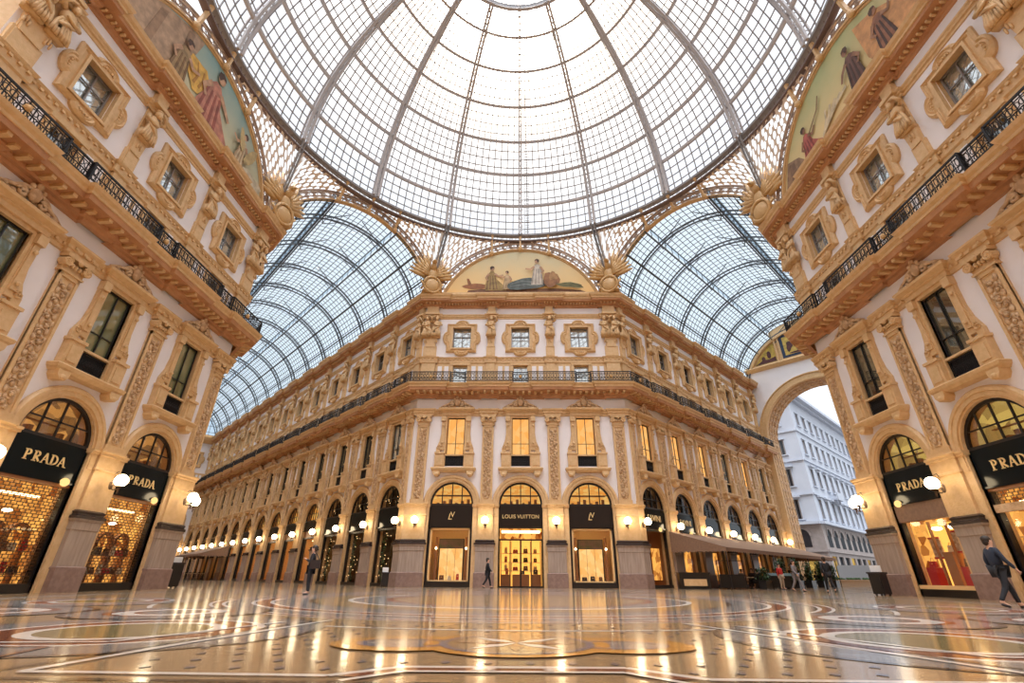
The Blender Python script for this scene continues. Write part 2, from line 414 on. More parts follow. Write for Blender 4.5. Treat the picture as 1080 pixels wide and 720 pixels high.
def relief_into(mb, cx, z0, z1, hw, y):
    z = z0+.15; k = 0
    while z < z1-.3:
        sg = 1 if k % 2 else -1
        mb.tube(spiral(cx+sg*hw*.25, z, hw*.62, 1.3, 200, sg, y-.02, 12), .035, 4)
        mb.ell((cx+sg*hw*.25, y-.03, z), (.08, .07, .08), 6, 4)
        mb.ell((cx-sg*hw*.55, y, z+.13), (.11, .06, .16), 5, 4)
        mb.ell((cx-sg*hw*.3, y, z-.12), (.09, .06, .10), 5, 4)
        mb.ell((cx+sg*hw*.75, y, z+.16), (.07, .05, .11), 5, 4)
        z += hw*1.05; k += 1
def me_pilaster(hw=.43):
    def f():
        mb = MB()
        mb.box(-hw, hw, -.16, 0, 5.36, 11.15); mb.box(-hw-.06, hw+.06, -.22, 0, 5.36, 5.62)
        for s in (-1, 1): mb.box(*sorted((s*hw, s*(hw-.11))), -.22, -.1, 5.62, 11.15)
        mb.box(-hw, hw, -.22, -.1, 10.98, 11.15)
        return mb.mesh('pilaster', 'trim')
    return cached('pil%g' % hw, f)
def me_pilrel(hw=.32):
    def f():
        mb = MB(); relief_into(mb, 0, 5.75, 10.95, hw, -.17); return mb.mesh('carved_relief', 'relief', True)
    return cached('pilrel%g' % hw, f)
def me_capital(hw=.47):
    def f():
        mb = MB()
        mb.box(-hw, hw, -.2, 0, 11.15, 11.45); mb.box(-hw-.03, hw+.03, -.27, 0, 11.15, 11.22)
        for s in (-1, 1):
            c = s*(hw-.02)
            mb.tube(spiral(c, 11.55, .2, 1.6, 90, s, -.34, 18), .05, 5); mb.ell((c, -.32, 11.55), (.08, .1, .08), 6, 4)
            mb.tube([(c, -.05, 11.55), (c, -.36, 11.55)], .17, 10)
        for i in range(5): mb.ell(((i-2)*hw*.33, -.26, 11.5), (.07, .08, .12), 6, 4)
        mb.box(-hw-.12, hw+.12, -.38, 0, 11.74, 11.9)
        mb.ell((0, -.38, 11.72), (.12, .08, .13), 6, 4)
        return mb.mesh('ionic_capital', 'trim', False)
    return cached('cap%g' % hw, f)
def me_window_surround():
    mb = MB()
    for s in (-1, 1):
        mb.box(*sorted((s*.70, s*.82)), -.12, .1, 8.0, 11.85)          # architrave
        mb.box(*sorted((s*.82, s*1.12)), -.15, 0, 9.25, 11.7); mb.box(*sorted((s*.86, s*1.08)), -.21, 0, 9.5, 11.4)
        mb.box(*sorted((s*.8, s*1.15)), -.3, 0, 11.45, 11.85)
        mb.ell((s*.97, -.28, 11.1), (.09, .06, .09), 8, 5); mb.ell((s*.97, -.28, 9.75), (.09, .06, .09), 8, 5)
        # scroll buttress outside the jamb
        mb.poly([(s*1.1, 10.6), (s*1.16, 10.2), (s*1.2, 9.9), (s*1.32, 9.6), (s*1.42, 9.35), (s*1.42, 9.0), (s*1.1, 9.0)], -.16, 0)
        mb.tube(spiral(s*1.26, 9.45, .17, 1.2, 90, s, -.18, 12), .04, 5)
        mb.box(*sorted((s*.78, s*1.45)), -.3, 0, 7.85, 8.9); mb.box(*sorted((s*.90, s*1.33)), -.34, 0, 8.05, 8.7)
        mb.box(*sorted((s*.74, s*1.5)), -.36, 0, 8.9, 9.02)
        # corbel under the sill
        mb.poly([(s*1.0, 7.62), (s*1.5, 7.62), (s*1.48, 7.42), (s*1.35, 7.25), (s*1.12, 7.25), (s*1.0, 7.42)], -.45, 0)
        mb.ell((s*1.24, -.42, 7.36), (.16, .1, .12), 8, 5)
    mb.box(-.78, .78, -.12, .0, 11.76, 11.95); mb.box(-.8, .8, -.1, .1, 8.80, 8.9)
    P = [(-.92, .1), (-.92, 0), (.92, 0), (.92, .1)]
    mb.sweep(P, [(0,11.9),(.22,11.92),(.22,12.12),(.30,12.16),(.30,12.22),(.48,12.34),(.50,12.44),(.44,12.5),(0,12.52)], caps=False)
    P = [(-1.18, .1), (-1.18, 0), (1.18, 0), (1.18, .1)]
    mb.sweep(P, [(0,7.55),(.36,7.58),(.42,7.66),(.46,7.7),(.50,7.82),(.44,7.88),(0,7.9)], caps=False)
    return mb.mesh('window_surround', 'trim')
def me_pediment():
    mb = MB()
    for s in (-1, 1):
        mb.tube(spiral(s*.42, 12.78, .2, 1.4, 0, s, -.28, 16), .075, 6)
        mb.tube(spiral(s*.95, 12.62, .12, 1.3, 180, s, -.28, 12), .06, 6)
        mb.tube([(s*.2, -.25, 13.1), (s*.45, -.25, 13.05), (s*.7, -.25, 12.82), (s*.95, -.25, 12.74), (s*1.3, -.25, 12.56)], [.08,.085,.08,.07,.04], 6)
        mb.poly([(s*.1, 12.5), (s*1.3, 12.5), (s*1.05, 12.66), (s*.7, 12.8), (s*.4, 13.05), (s*.12, 13.1)], -.16, 0)
        mb.ell((s*.66, -.27, 12.62), (.12, .08, .08), 6, 4); mb.ell((s*.22, -.3, 13.22), (.1, .08, .1), 6, 4)
    mb.ell((0, -.28, 12.95), (.24, .14, .30), 10, 8); mb.tube(spiral(0, 12.95, .3, 1, 90, 1, -.22, 18)[:18], .05, 5)
    mb.ell((0, -.3, 13.34), (.13, .1, .15), 8, 6)
    return mb.mesh('carved_pediment', 'relief', True)
def octo_outline(hs, r, off=0):
    """square with a lobe on each side and a point on each corner"""
    pts = []
    for k in range(4):
        a = PI/2*k
        loc = []
        for i in range(9):
            t = -PI/2 + PI*i/8
            loc.append((hs+off*.75 + .33*math.cos(t), (r+off)*math.sin(t)))
        corner = [(hs+off*.75, r+off+.03), (hs+off*.75, hs+off*.75)]
        nxt = [(r+off+.03, hs+off*.75)]
        for x, z in loc+corner+nxt:
            pts.append((x*math.cos(a)-z*math.sin(a), x*math.sin(a)+z*math.cos(a)))
    return pts
OC = 18.8
def me_octo():
    mb = MB()
    def ring(o_out, y_out, o_in, y_in):
        A, B = octo_outline(1.17, .44, o_out), octo_outline(1.17, .44, o_in); n = len(A)
        mb.add([(x, y_out, z*1.06+OC) for x, z in A]+[(x, y_in, z*1.06+OC) for x, z in B], [(i, (i+1) % n, n+(i+1) % n, n+i) for i in range(n)])
    ring(.14, 0, .14, -.12); ring(.14, -.12, .04, -.2); ring(.04, -.2, -.02, -.13); ring(-.02, -.13, -.1, -.17); ring(-.1,-.17,-.16,-.1)
    # face between lobes and the square opening
    A = octo_outline(1.17, .44, -.16); hz, hx = .96, .78
    outer = [Vector((x, z*1.06, 0)) for x, z in A]; inner = [Vector(q) for q in ((-hx,-hz,0),(-hx,hz,0),(hx,hz,0),(hx,-hz,0))]
    tr = tessellate_polygon([outer, inner]); al = outer+inner
    mb.add([(q.x, -.1, q.y+OC) for q in al], [tuple(t) for t in tr])
    for a, b, c, d in ((-hx-.12,-hx,-hz-.12,hz+.12),(hx,hx+.12,-hz-.12,hz+.12),(-hx,hx,-hz-.12,-hz),(-hx,hx,hz,hz+.12)):
        mb.box(a, b, -.2, .1, c+OC, d+OC)
    for k in range(4):
        a = PI/2*k; 
        for j in range(-2, 3):
            t = j*.28; x, z = 1.27*math.cos(t*.4) , .34*math.sin(t*1.6)
            X, Z = x*math.cos(a)-z*math.sin(a), x*math.sin(a)+z*math.cos(a)
            mb.ell((X, -.12, Z*1.06+OC), (.07, .07, .07), 5, 4)
    return mb.mesh('carved_window_surround', 'trim')
def me_mezz():
    mb = MB()
    for s in (-1, 1):
        mb.box(*sorted((s*.6, s*.82)), -.12, 0, 14.4, 16.3); mb.box(*sorted((s*1.3, s*1.5)), -.05, 0, 14.9, 16.2)
        mb.add([(s*.95, -.02, 15.0), (s*1.85, -.02, 15.0), (s*1.85, -.02, 16.2), (s*.95, -.02, 16.2)], [(0,1,2,3)], 1)
    mb.box(-.85, .85, -.16, 0, 16.25, 16.42)
    return mb.mesh('mezzanine_surround', ['trim', 'plaster'])
def me_upper_pil(hw=.36):
    def f():
        mb = MB(); mb.box(-hw, hw, -.14, 0, 14.35, 18.0); mb.box(-hw+.08, hw-.08, -.18, 0, 17.1, 17.9)
        mb.box(-hw-.05, hw+.05, -.2, 0, 16.95, 17.05)
        mb.poly([(-hw*.7, 17.9), (hw*.7, 17.9), (hw*.9, 18.9), (-hw*.9, 18.9)], -.22, 0)
        mb.box(-hw-.06, hw+.06, -.5, 0, 20.95, 21.15); mb.box(-hw+.04, hw-.04, -.3, 0, 21.15, 21.8)
        mb.box(-hw*.8, hw*.8, -.1, 0, 18.0, 21)
        return mb.mesh('upper_pilaster', 'trim')
    return cached('up%g' % hw, f)
def statue_into(mb, cx, k=1.0, fl=1):
    """a robed bearded figure leaning out of the pilaster, arms folded up to its head"""
    def P(x, y, z): return (cx+x*k*fl, y, z)
    mb.ell(P(0, -.42, 20.55), (.15*k, .17, .2), 10, 8)            # head
    mb.ell(P(0, -.52, 20.44), (.1*k, .1, .14), 8, 6)              # beard
    mb.ell(P(0, -.40, 20.72), (.17*k, .18, .09), 10, 6)           # turban
    mb.ell(P(0, -.28, 20.05), (.3*k, .22, .36), 10, 8)            # chest
    mb.ell(P(0, -.30, 19.62), (.22*k, .18, .3), 10, 8); mb.box(*sorted((cx-.34*k, cx+.34*k)), -.38, -.1, 18.74, 19.3)             # waist
    mb.tube([P(-.28,-.3,20.22), P(-.42,-.4,19.9), P(-.1,-.52,19.8), P(.16,-.5,19.95)], [.11*k,.1*k,.08*k,.06*k], 7)
    mb.tube([P(.28,-.3,20.24), P(.46,-.42,20.3), P(.34,-.5,20.66), P(.12,-.5,20.76)], [.11*k,.1*k,.08*k,.06*k], 7)
    for i in range(7):                                            # drapery folds
        t = (i-3)/3
        mb.tube([P(t*.2,-.38,19.8), P(t*.27+.05,-.42,19.45), P(t*.33+.02,-.44,19.1), P(t*.36,-.42,18.82)], [.05*k,.06*k,.07*k,.07*k], 6)
    mb.tube([P(-.3,-.4,19.75), P(0,-.5,19.6), P(.32,-.4,19.35), P(.36,-.3,19.0)], [.05,.08,.07,.03], 6)
    for i in range(3): mb.ell(P((i-1)*.1, -.24, 18.5-.12*abs(i-1)), (.05, .06, .18), 6, 5)
def me_statue(kind):
    def f():
        mb = MB()
        if kind == 'corner':
            statue_into(mb, -.42, 1.0, 1); statue_into(mb, .42, 1.0, -1)
        else: statue_into(mb, 0, 1.05, 1)
        return mb.mesh('caryatid', 'trim', True)
    return cached('st'+kind, f)
def me_grille():
    mb = MB()
    mb.box(-.72, .72, .0, .04, 8.05, 8.1); mb.box(-.72, .72, .0, .04, 8.72, 8.78); mb.box(-.72, .72, .02, .04, 8.40, 8.43)
    for i in range(19): x = -.7+1.4*i/18; mb.box(x-.014, x+.014, .01, .035, 8.08, 8.75)
    for i in range(9):
        x = -.62+1.24*i/8; mb.tube([(x+.07*math.cos(a*PI/4), .02, 8.42+.09*math.sin(a*PI/4)) for a in range(8)], .014, 4, True)
    mb.box(-.72, .72, .10, .13, 8.03, 8.78)
    return mb.mesh('balcony_grille', 'iron')
def me_winbars():
    mb = MB()
    for x in (-.66, -.015, .62): mb.box(x, x+.045, .06, .12, 8.78, 11.76)
    mb.box(-.66, .66, .06, .12, 11.68, 11.76); mb.box(-.66, .66, .06, .12, 8.78, 8.86); mb.box(-.64, .64, .07, .11, 9.72, 9.76)
    return mb.mesh('window_frame', 'blackframe')
def rectpane(x0, x1, z0, z1, y, name, m):
    def f():
        mb = MB(); mb.box(x0, x1, y, y+.02, z0, z1); return mb.mesh(name, m)
    return cached('%s%s%g%g%g' % (name, m, x0, z0, y), f)
def me_octobars():
    mb = MB()
    mb.box(-.03, .03, .2, .26, 17.93, 19.82); mb.box(-.74, .74, .2, .26, 18.98, 19.03)
    for a, b in ((-.75, -.69), (.69, .75)): mb.box(a, b, .19, .27, 17.93, 19.82)
    mb.box(-.74, .74, .19, .27, 17.93, 18.0); mb.box(-.74, .74, .19, .27, 19.75, 19.82)
    for s in (-1, 1):
        for i in range(3):
            x = s*.36; mb.bar((x-.3, .23, 18.1+i*.55), (x+.3, .23, 18.1+(i+1)*.55), .018)
    return mb.mesh('window_frame', 'domeiron')

WN = [0]
def window(frame_obj_fn, label=None):
    WN[0] += 1
    return 'window_%d' % WN[0]
def upper_windows(place, x, mats):
    """three window storeys of one bay: first floor, mezzanine behind the railing, carved square window"""
    loc, rz = place(x)
    o = link(window(0), cached('winbars', me_winbars), None, loc, rz, 'structure')
    link('pane', rectpane(-.68, .68, 8.0, 11.76, .14, 'pane', mats[0]), o)
    link('balcony_grille', cached('grille', me_grille), o)
    def f():
        mb = MB()
        for a in (-.58, -.02, .54): mb.box(a, a+.04, .2, .24, 14.5, 16.2)
        mb.box(-.58, .58, .2, .24, 16.14, 16.2); return mb.mesh('window_frame', 'white')
    o = link(window(0), cached('mezzbars', f), None, loc, rz, 'structure')
    link('pane', rectpane(-.58, .58, 14.5, 16.2, .26, 'pane', mats[1]), o)
    o = link(window(0), cached('octobars', me_octobars), None, loc, rz, 'structure')
    link('pane', rectpane(-.75, .75, 17.93, 19.82, .30, 'pane', mats[2]), o)

def facade(wobj, centres, piers, detail=True):
    """parts of one wall, in the wall's own frame"""
    for c in centres:
        link('arch_surround', cached('arch', me_arch), wobj, (c, 0, 0))
        link('window_surround', cached('wsur', me_window_surround), wobj, (c, 0, 0))
        link('carved_pediment', cached('ped', me_pediment), wobj, (c, 0, 0))
        link('mezzanine_surround', cached('mezz', me_mezz), wobj, (c, 0, 0))
        link('carved_window_surround', cached('octo', me_octo), wobj, (c, 0, 0))
    for p in piers:
        for nm, me in pier_meshes(seg(.32), 'pier', .7): link(nm, me, wobj, (p, 0, 0))
        link('pilaster', me_pilaster(), wobj, (p, 0, 0)); link('carved_relief', me_pilrel(), wobj, (p, 0, 0))
        link('ionic_capital', me_capital(), wobj, (p, 0, 0))
        link('upper_pilaster', me_upper_pil(), wobj, (p, 0, 0)); link('caryatid', me_statue('single'), wobj, (p, 0, 0))
def corner_bits(wobj, x, s, arm=False):
    """the half of a corner pier that belongs to this wall; s=+1 when the corner lies at larger x"""
    c = x - s*.72
    if arm:
        c = x - s*.45
        link('pilaster', me_pilaster(.26), wobj, (c, 0, 0)); link('carved_relief', me_pilrel(.19), wobj, (c, 0, 0)); link('ionic_capital', me_capital(.26), wobj, (c, 0, 0))
        link('upper_pilaster', me_upper_pil(.34), wobj, (c, 0, 0)); link('caryatid', me_statue('single'), wobj, (c, 0, 0)); return
    link('pilaster', me_pilaster(.44), wobj, (c, 0, 0)); link('carved_relief', me_pilrel(.30), wobj, (c, 0, 0)); link('ionic_capital', me_capital(.44), wobj, (c, 0, 0))
    link('upper_pilaster', me_upper_pil(.55), wobj, (x-s*.62, 0, 0)); link('caryatid', me_statue('corner'), wobj, (x-s*.65, 0, 0))

def placer(origin, rz):
    ox, oy = origin; c, s = math.cos(rz), math.sin(rz)
    return lambda x, y=0, z=0: ((ox+x*c-y*s, oy+x*s+y*c, z), rz)

FAC = {}
def make_wall(key, name, origin, rz, centres, piers, x0, x1, B, corners):
    wobj = wall(name, centres, x0, x1, B, origin, rz)
    facade(wobj, centres, piers)
    for x, s in corners: corner_bits(wobj, x, s, 'arcade' in name)
    FAC[key] = (placer(origin, rz), centres, piers, wobj)
    return wobj
make_wall('C', 'wall_center', (0, D), 0, [-BC, 0, BC], [-BC/2, BC/2], -C0, C0, BC, [(-C0, -1), (C0, 1)])
make_wall('W', 'wall_left', (-D, 0), PI/2, [-BC, 0, BC], [-BC/2, BC/2], -C0, C0, BC, [(-C0, -1), (C0, 1)])
make_wall('E', 'wall_right', (D, 0), -PI/2, [-BC, 0, BC], [-BC/2, BC/2], -C0, C0, BC, [(-C0, -1), (C0, 1)])
make_wall('LA', 'wall_left_arcade', (-C0, D), -PI/4, [-t for t in mids_arm(NL)], [-t for t in piers_arm(NL)], -LL, 0, BA, [(0, 1)])
make_wall('RA', 'wall_right_arcade', (C0, D), PI/4, mids_arm(NR), [t for t in piers_arm(NR)], 0, LR, BA, [(0, -1)])

# corner piers wrap both walls
def corner_pier(wobj, corner, pa, pb, key):
    la = .36 if abs(abs(pa.x)-S2) < .01 else 1.25; lb = .36 if abs(abs(pb.x)-S2) < .01 else 1.25
    """corner in plan, pa / pb unit directions along the two walls away from it; parts in world frame under the wall"""
    a = corner + pa*la; b = corner + pb*lb
    na = Vector((pa.y, -pa.x)) * -1; nb = Vector((pb.y, -pb.x))
    path = [a - na*.3, a, corner, b, b - nb*.3]
    for nm, me in pier_meshes(path, key, 1.4):
        o = link(nm, me, wobj); o.matrix_parent_inverse = wobj.matrix_world.inverted()
bpy.context.view_layer.update()
dl, dr = Vector((-S2, S2)), Vector((S2, S2))
corner_pier(FAC['C'][3], Vector((-C0, D)), dl, Vector((1, 0)), 'cpl')
corner_pier(FAC['C'][3], Vector((C0, D)), Vector((-1, 0)), dr, 'cpr')
corner_pier(FAC['W'][3], Vector((-D, C0)), Vector((0, -1)), dl, 'cwf')
corner_pier(FAC['W'][3], Vector((-D, -C0)), Vector((-S2, -S2)), Vector((0, 1)), 'cwn')
corner_pier(FAC['E'][3], Vector((D, C0)), dr, Vector((0, -1)), 'cef')
corner_pier(FAC['E'][3], Vector((D, -C0)), Vector((0, 1)), Vector((S2, -S2)), 'cen')

for key, mats in (('C', ['winlit', 'winskyglass', 'winskyglass']), ('W', ['wingreen', 'windark', 'winskyglass']), ('E', ['windark', 'windark', 'winskyglass'])):
    pl, cs, ps, wo = FAC[key]
    for c in cs: upper_windows(pl, c, mats)
for key in ('LA', 'RA'):
    pl, cs, ps, wo = FAC[key]
    for i, c in enumerate(sorted(cs, key=abs)):
        if key == 'LA': m0 = 'winskyglass' if i == 0 else 'windark'
        else: m0 = 'winlit' if i in (0, 1) else ('winskyglass' if i % 2 else 'winlit')
        upper_windows(pl, c, [m0, 'windark', 'windark' if i else 'winskyglass'])

# cornices, string courses and balcony slabs run round each block
def beads(mb, pth, off, z, sp, wd, ht):
    for i in range(len(pth)-1):
        a, b = pth[i], pth[i+1]; L = (b-a).length
        if L < .4: continue
        d = (b-a)/L; nn = Vector((d.y, -d.x)); k = int(L/sp)
        for j in range(k):
            p = a + d*((j+.5)*L/k) + nn*off; mb.bar((p.x-d.x*wd/2, p.y-d.y*wd/2, z), (p.x+d.x*wd/2, p.y+d.y*wd/2, z), ht, .10)
def trims(P, steps_fn, tagn):
    n0 = tagn
    mb = MB(); mb.sweep(ressaut(P, steps_fn(.58, 1.35), .18), [(0,11.9),(.08,11.92),(.08,12.08),(.13,12.1),(.13,12.22),(.2,12.3),(.24,12.36),(.24,12.44),(0,12.48)]); beads(mb, ressaut(P, steps_fn(.58, 1.35), .18), .15, 12.16, .34, .12, .11)
    build('trim_%d' % n0, mb, 'trim', kind='structure')
    mb = MB(); pth = ressaut(P, steps_fn(.62, 1.45), .22)
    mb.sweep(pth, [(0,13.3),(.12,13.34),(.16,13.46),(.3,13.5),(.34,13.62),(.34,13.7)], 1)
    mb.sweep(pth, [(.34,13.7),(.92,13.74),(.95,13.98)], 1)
    mb.sweep(pth, [(.92,13.96),(1.0,13.98),(1.0,14.1),(1.1,14.2),(1.15,14.34),(0,14.36)], 0)
    for i in range(len(pth)-1):                     # modillions under the slab
        a, b = pth[i], pth[i+1]; L = (b-a).length
        if L < .7: continue
        d = (b-a)/L; nn = Vector((d.y, -d.x)); k = int(L/.42)
        for j in range(k):
            p = a + d*((j+.5)*L/k)
            mb.bar((p.x+nn.x*.3, p.y+nn.y*.3, 13.66), (p.x+nn.x*.84, p.y+nn.y*.84, 13.68), .18, .17, mi=0)
            q = p + nn*.2; mb.bar((q.x-d.x*.06, q.y-d.y*.06, 13.56), (q.x+d.x*.06, q.y+d.y*.06, 13.56), .16, .1, mi=0)
    build('trim_%d' % (n0+1), mb, ['trim', 'trim_shade'], kind='structure')
    mb = MB(); mb.sweep(ressaut(P, steps_fn(.42, 1.3), .14), [(0,16.42),(.06,16.5),(.06,16.82),(.12,16.88),(.16,16.98),(0,17.02)]); beads(mb, ressaut(P, steps_fn(.42, 1.3), .14), .10, 16.78, .3, .14, .08); build('trim_%d' % (n0+2), mb, 'trim', kind='structure')
    mb = MB(); mb.sweep(ressaut(P, steps_fn(.42, 1.3), .14), [(0,20.66),(.05,20.68),(.05,20.8),(.12,20.84),(.12,20.92),(.18,21.0),(.18,21.08),(0,21.12)]); beads(mb, ressaut(P, steps_fn(.42, 1.3), .14), .09, 20.94, .24, .11, .09); build('trim_%d' % (n0+3), mb, 'trim', kind='structure')
    mb = MB(); pth = ressaut(P, steps_fn(.5, 1.4), .22)
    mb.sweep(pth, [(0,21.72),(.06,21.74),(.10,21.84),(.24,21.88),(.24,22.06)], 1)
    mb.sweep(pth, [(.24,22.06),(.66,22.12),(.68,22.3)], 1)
    mb.sweep(pth, [(.66,22.28),(.74,22.3),(.74,22.42),(.84,22.52),(.9,22.68),(0,22.75)], 0)
    mb.sweep(P, [(.1,22.72),(.1,23.1),(.18,23.15),(.18,23.35),(-.5,23.4)], 0)
    for i in range(len(pth)-1):
        a, b = pth[i], pth[i+1]; L = (b-a).length
        if L < .5: continue
        d = (b-a)/L; nn = Vector((d.y, -d.x)); k = int(L/.25)
        for j in range(k):
            p = a + d*((j+.5)*L/k)+nn*.34; mb.bar((p.x-d.x*.05, p.y-d.y*.05, 22.0), (p.x+d.x*.05, p.y+d.y*.05, 22.0), .22, .12, mi=0)
    build('trim_%d' % (n0+4), mb, ['trim', 'trim_shade'], kind='structure')
trims(BLOCK, block_steps, 1); trims(side_block(-1), side_steps, 6); trims(side_block(1), side_steps, 11)

# ------------------------------------------------------------------ balcony railings
def railing(P, steps_fn, name_label, k0):
    pth = ressaut(P, steps_fn(.9, 1.7), .14)
    # offset the path to the slab's edge
    mbp = MB(); mbp.sweep(pth, [(1.0,0),(1.0,1)], caps=False); q = [Vector((mbp.v[i*2][0], mbp.v[i*2][1])) for i in range(len(pth))]
    rails = MB(); panels = []; ros = []
    for i in range(len(q)-1):
        a, b = q[i], q[i+1]; L = (b-a).length
        if L < .02: continue
        for z, t in ((14.48, .05), (14.72, .03), (15.08, .03), (15.22, .07)): rails.bar((a.x, a.y, z), (b.x, b.y, z), t, t)
        rails.bar((a.x, a.y, 14.34), (a.x, a.y, 15.26), .07, .07, up=(1,0,0))
        d = (b-a)/L
        if L < .5: continue
        dense = L < 3.2; mb = MB()
        k = max(2, int(L/.24))
        for j in range(k):
            c = a + d*((j+.5)*L/k); ex, ey = d.x, d.y
            if dense and abs(j-k/2) < k*.34:
                for r, zc in ((.11, 14.6), (.13, 14.9)):
                    mb.tube([(c.x+ex*r*math.cos(t*PI/4), c.y+ey*r*math.cos(t*PI/4), zc+r*math.sin(t*PI/4)) for t in range(8)], .022, 4, True)
                mb.bar((c.x, c.y, 14.5), (c.x, c.y, 15.2), .03)
            else:
                mb.tube([(c.x+ex*.075*math.cos(t*PI/4), c.y+ey*.075*math.cos(t*PI/4), 14.9+.17*math.sin(t*PI/4)) for t in range(8)], .02, 4, True)
                mb.tube([(c.x+ex*.08*math.cos(t*PI/3), c.y+ey*.08*math.cos(t*PI/3), 14.6+.1*math.sin(t*PI/3)) for t in range(6)], .022, 4, True)
                mb.bar((c.x+ex*.11, c.y+ey*.11, 14.5), (c.x+ex*.11, c.y+ey*.11, 15.2), .025)
        panels.append(mb)
        if dense and L > 1.2:
            c = (a+b)/2; g = MB(); g.ell((c.x, c.y, 14.85), (.13, .13, .15), 8, 6); ros.append(g)
    root = build('balcony_railing', rails, 'iron')
    for mb in panels: build('railing_panel', mb, 'iron', root)
    for g in ros: build('rosette', g, 'goldpaint', root)
    return tag(root, name_label, 'balcony railing')
railing(BLOCK, block_steps, 'long black iron balcony railing turning round the central palace block above the first floor', 0)
railing(side_block(-1), side_steps, 'black iron balcony railing on the palace front with green-shaded windows', 1)
railing(side_block(1), side_steps, 'black iron balcony railing on the palace front above the open boutique with framed displays', 2)

# ------------------------------------------------------------------ hidden sides of the arcades and the rear front, plain
def plain_wall(name, p, d, L, h=23.3):
    mb = MB(); n = Vector((d.y, -d.x)); q = p + d*L
    mb.add([(p.x,p.y,0),(q.x,q.y,0),(q.x,q.y,h),(p.x,p.y,h)], [(0,1,2,3)])
    for z0, z1, o_ in ((0, .9, .3), (5.1, 5.4, .2), (11.9, 12.4, .2), (13.7, 14.4, .8), (20.7, 21.1, .15), (22.1, 22.7, .6)):
        a, b = p + n*o_, q + n*o_
        mb.add([(p.x,p.y,z0),(q.x,q.y,z0),(b.x,b.y,z0),(a.x,a.y,z0),(p.x,p.y,z1),(q.x,q.y,z1),(b.x,b.y,z1),(a.x,a.y,z1)],
               [(0,1,2,3),(4,7,6,5),(3,2,6,7),(0,3,7,4),(1,5,6,2)], 1)
    build(name, mb, ['trim', 'trim'], kind='structure')
plain_wall('wall_left_arcade_far', Vector((-D, C0)), dl, LL)
plain_wall('wall_right_arcade_far', Vector((D, C0))+dr*LR, -dr, LR)
plain_wall('wall_rear', Vector((C0, -D)), Vector((-1, 0)), 2*C0)
plain_wall('wall_rear_left_inner', Vector((-D, -C0))+Vector((-S2, -S2))*25, Vector((S2, S2)), 25)
plain_wall('wall_rear_left_outer', Vector((-C0, -D)), Vector((-S2, -S2)), 25)
plain_wall('wall_rear_right_inner', Vector((D, -C0)), Vector((S2, -S2)), 25)
plain_wall('wall_rear_right_outer', Vector((C0, -D))+Vector((S2, -S2))*25, Vector((-S2, S2)), 25)

# ------------------------------------------------------------------ floor: polished marble with inlays
def floor_mat(name, col, col2, scale, rough=.13):
    m, nt, b = nmat(name)
    b.inputs['Roughness'].default_value = rough; b.inputs['IOR'].default_value = 1.5
    b.inputs['Coat Weight'].default_value = .1; b.inputs['Specular IOR Level'].default_value = .42; b.inputs['Coat Roughness'].default_value = .06
    tc = N(nt, 'ShaderNodeTexCoord'); no = N(nt, 'ShaderNodeTexNoise', Scale=scale, Detail=5)
    nt.links.new(tc.outputs['Object'], no.inputs['Vector'])
    mx = N(nt, 'ShaderNodeMix', data_type='RGBA'); nt.links.new(no.outputs[0], mx.inputs[0])
    mx.inputs[6].default_value = (*col, 1); mx.inputs[7].default_value = (*col2, 1); nt.links.new(mx.outputs[2], b.inputs['Base Color'])
    n2 = N(nt, 'ShaderNodeTexNoise', Scale=2.2, Detail=2); nt.links.new(tc.outputs['Object'], n2.inputs['Vector'])
    bp = N(nt, 'ShaderNodeBump', Strength=.10, Distance=.03); nt.links.new(n2.outputs[0], bp.inputs['Height'])
    nt.links.new(bp.outputs[0], b.inputs['Normal']); nt.links.new(bp.outputs[0], b.inputs['Coat Normal'])
    return m
FM = [floor_mat('floor_beige', (.30, .195, .105), (.40, .265, .15), .8), floor_mat('floor_white', (.80, .72, .64), (.72, .64, .57), 2),
      floor_mat('floor_red', (.20, .065, .035), (.28, .10, .06), 2), floor_mat('floor_grey', (.20, .185, .175), (.31, .285, .265), 1.5),
      floor_mat('floor_black', (.05, .04, .04), (.09, .07, .06), 3), floor_mat('floor_blue', (.13, .14, .19), (.18, .19, .24), 3),
      floor_mat('floor_ochre', (.62, .26, .05), (.70, .34, .09), 3), floor_mat('floor_mosaic', (.10, .09, .04), (.42, .32, .15), 30)]
fb = MB()
fb.add([(-75,-45,0),(45,-45,0),(45,27.4,0),(-2.6,75,0),(-75,75,0)], [(0,1,2,3,4)], 0)
FC = [0]
def flat(pts, z, mi):
    FC[0] += 1; z += FC[0]*8e-6
    tr = tessellate_polygon([[Vector((p[0], p[1], 0)) for p in pts]]); fb.add([(p[0], p[1], z) for p in pts], [tuple(t) for t in tr], mi)
def ringf(c, r0, r1, z, mi, n=96, sx=1.0, a0=0, a1=360):
    vs = []; FC[0] += 1; z += FC[0]*8e-6
    for i in range(n+1):
        a = R(a0+(a1-a0)*i/n)
        for r in (r0, r1): vs.append((c[0]+sx*r*math.cos(a), c[1]+r*math.sin(a), z))
    fb.add(vs, [(2*i, 2*i+1, 2*i+3, 2*i+2) for i in range(n)], mi)
def linef(a, b, wd, z, mi):
    FC[0] += 1; z += FC[0]*8e-6
    a, b = Vector(a), Vector(b); d = (b-a).normalized(); n = Vector((-d.y, d.x))*wd/2
    fb.add([(*(a+n), z), (*(a-n), z), (*(b-n), z), (*(b+n), z)], [(0,1,2,3)], mi)
def polyline(pts, wd, z, mi):
    for i in range(len(pts)-1): linef(pts[i], pts[i+1], wd, z, mi)
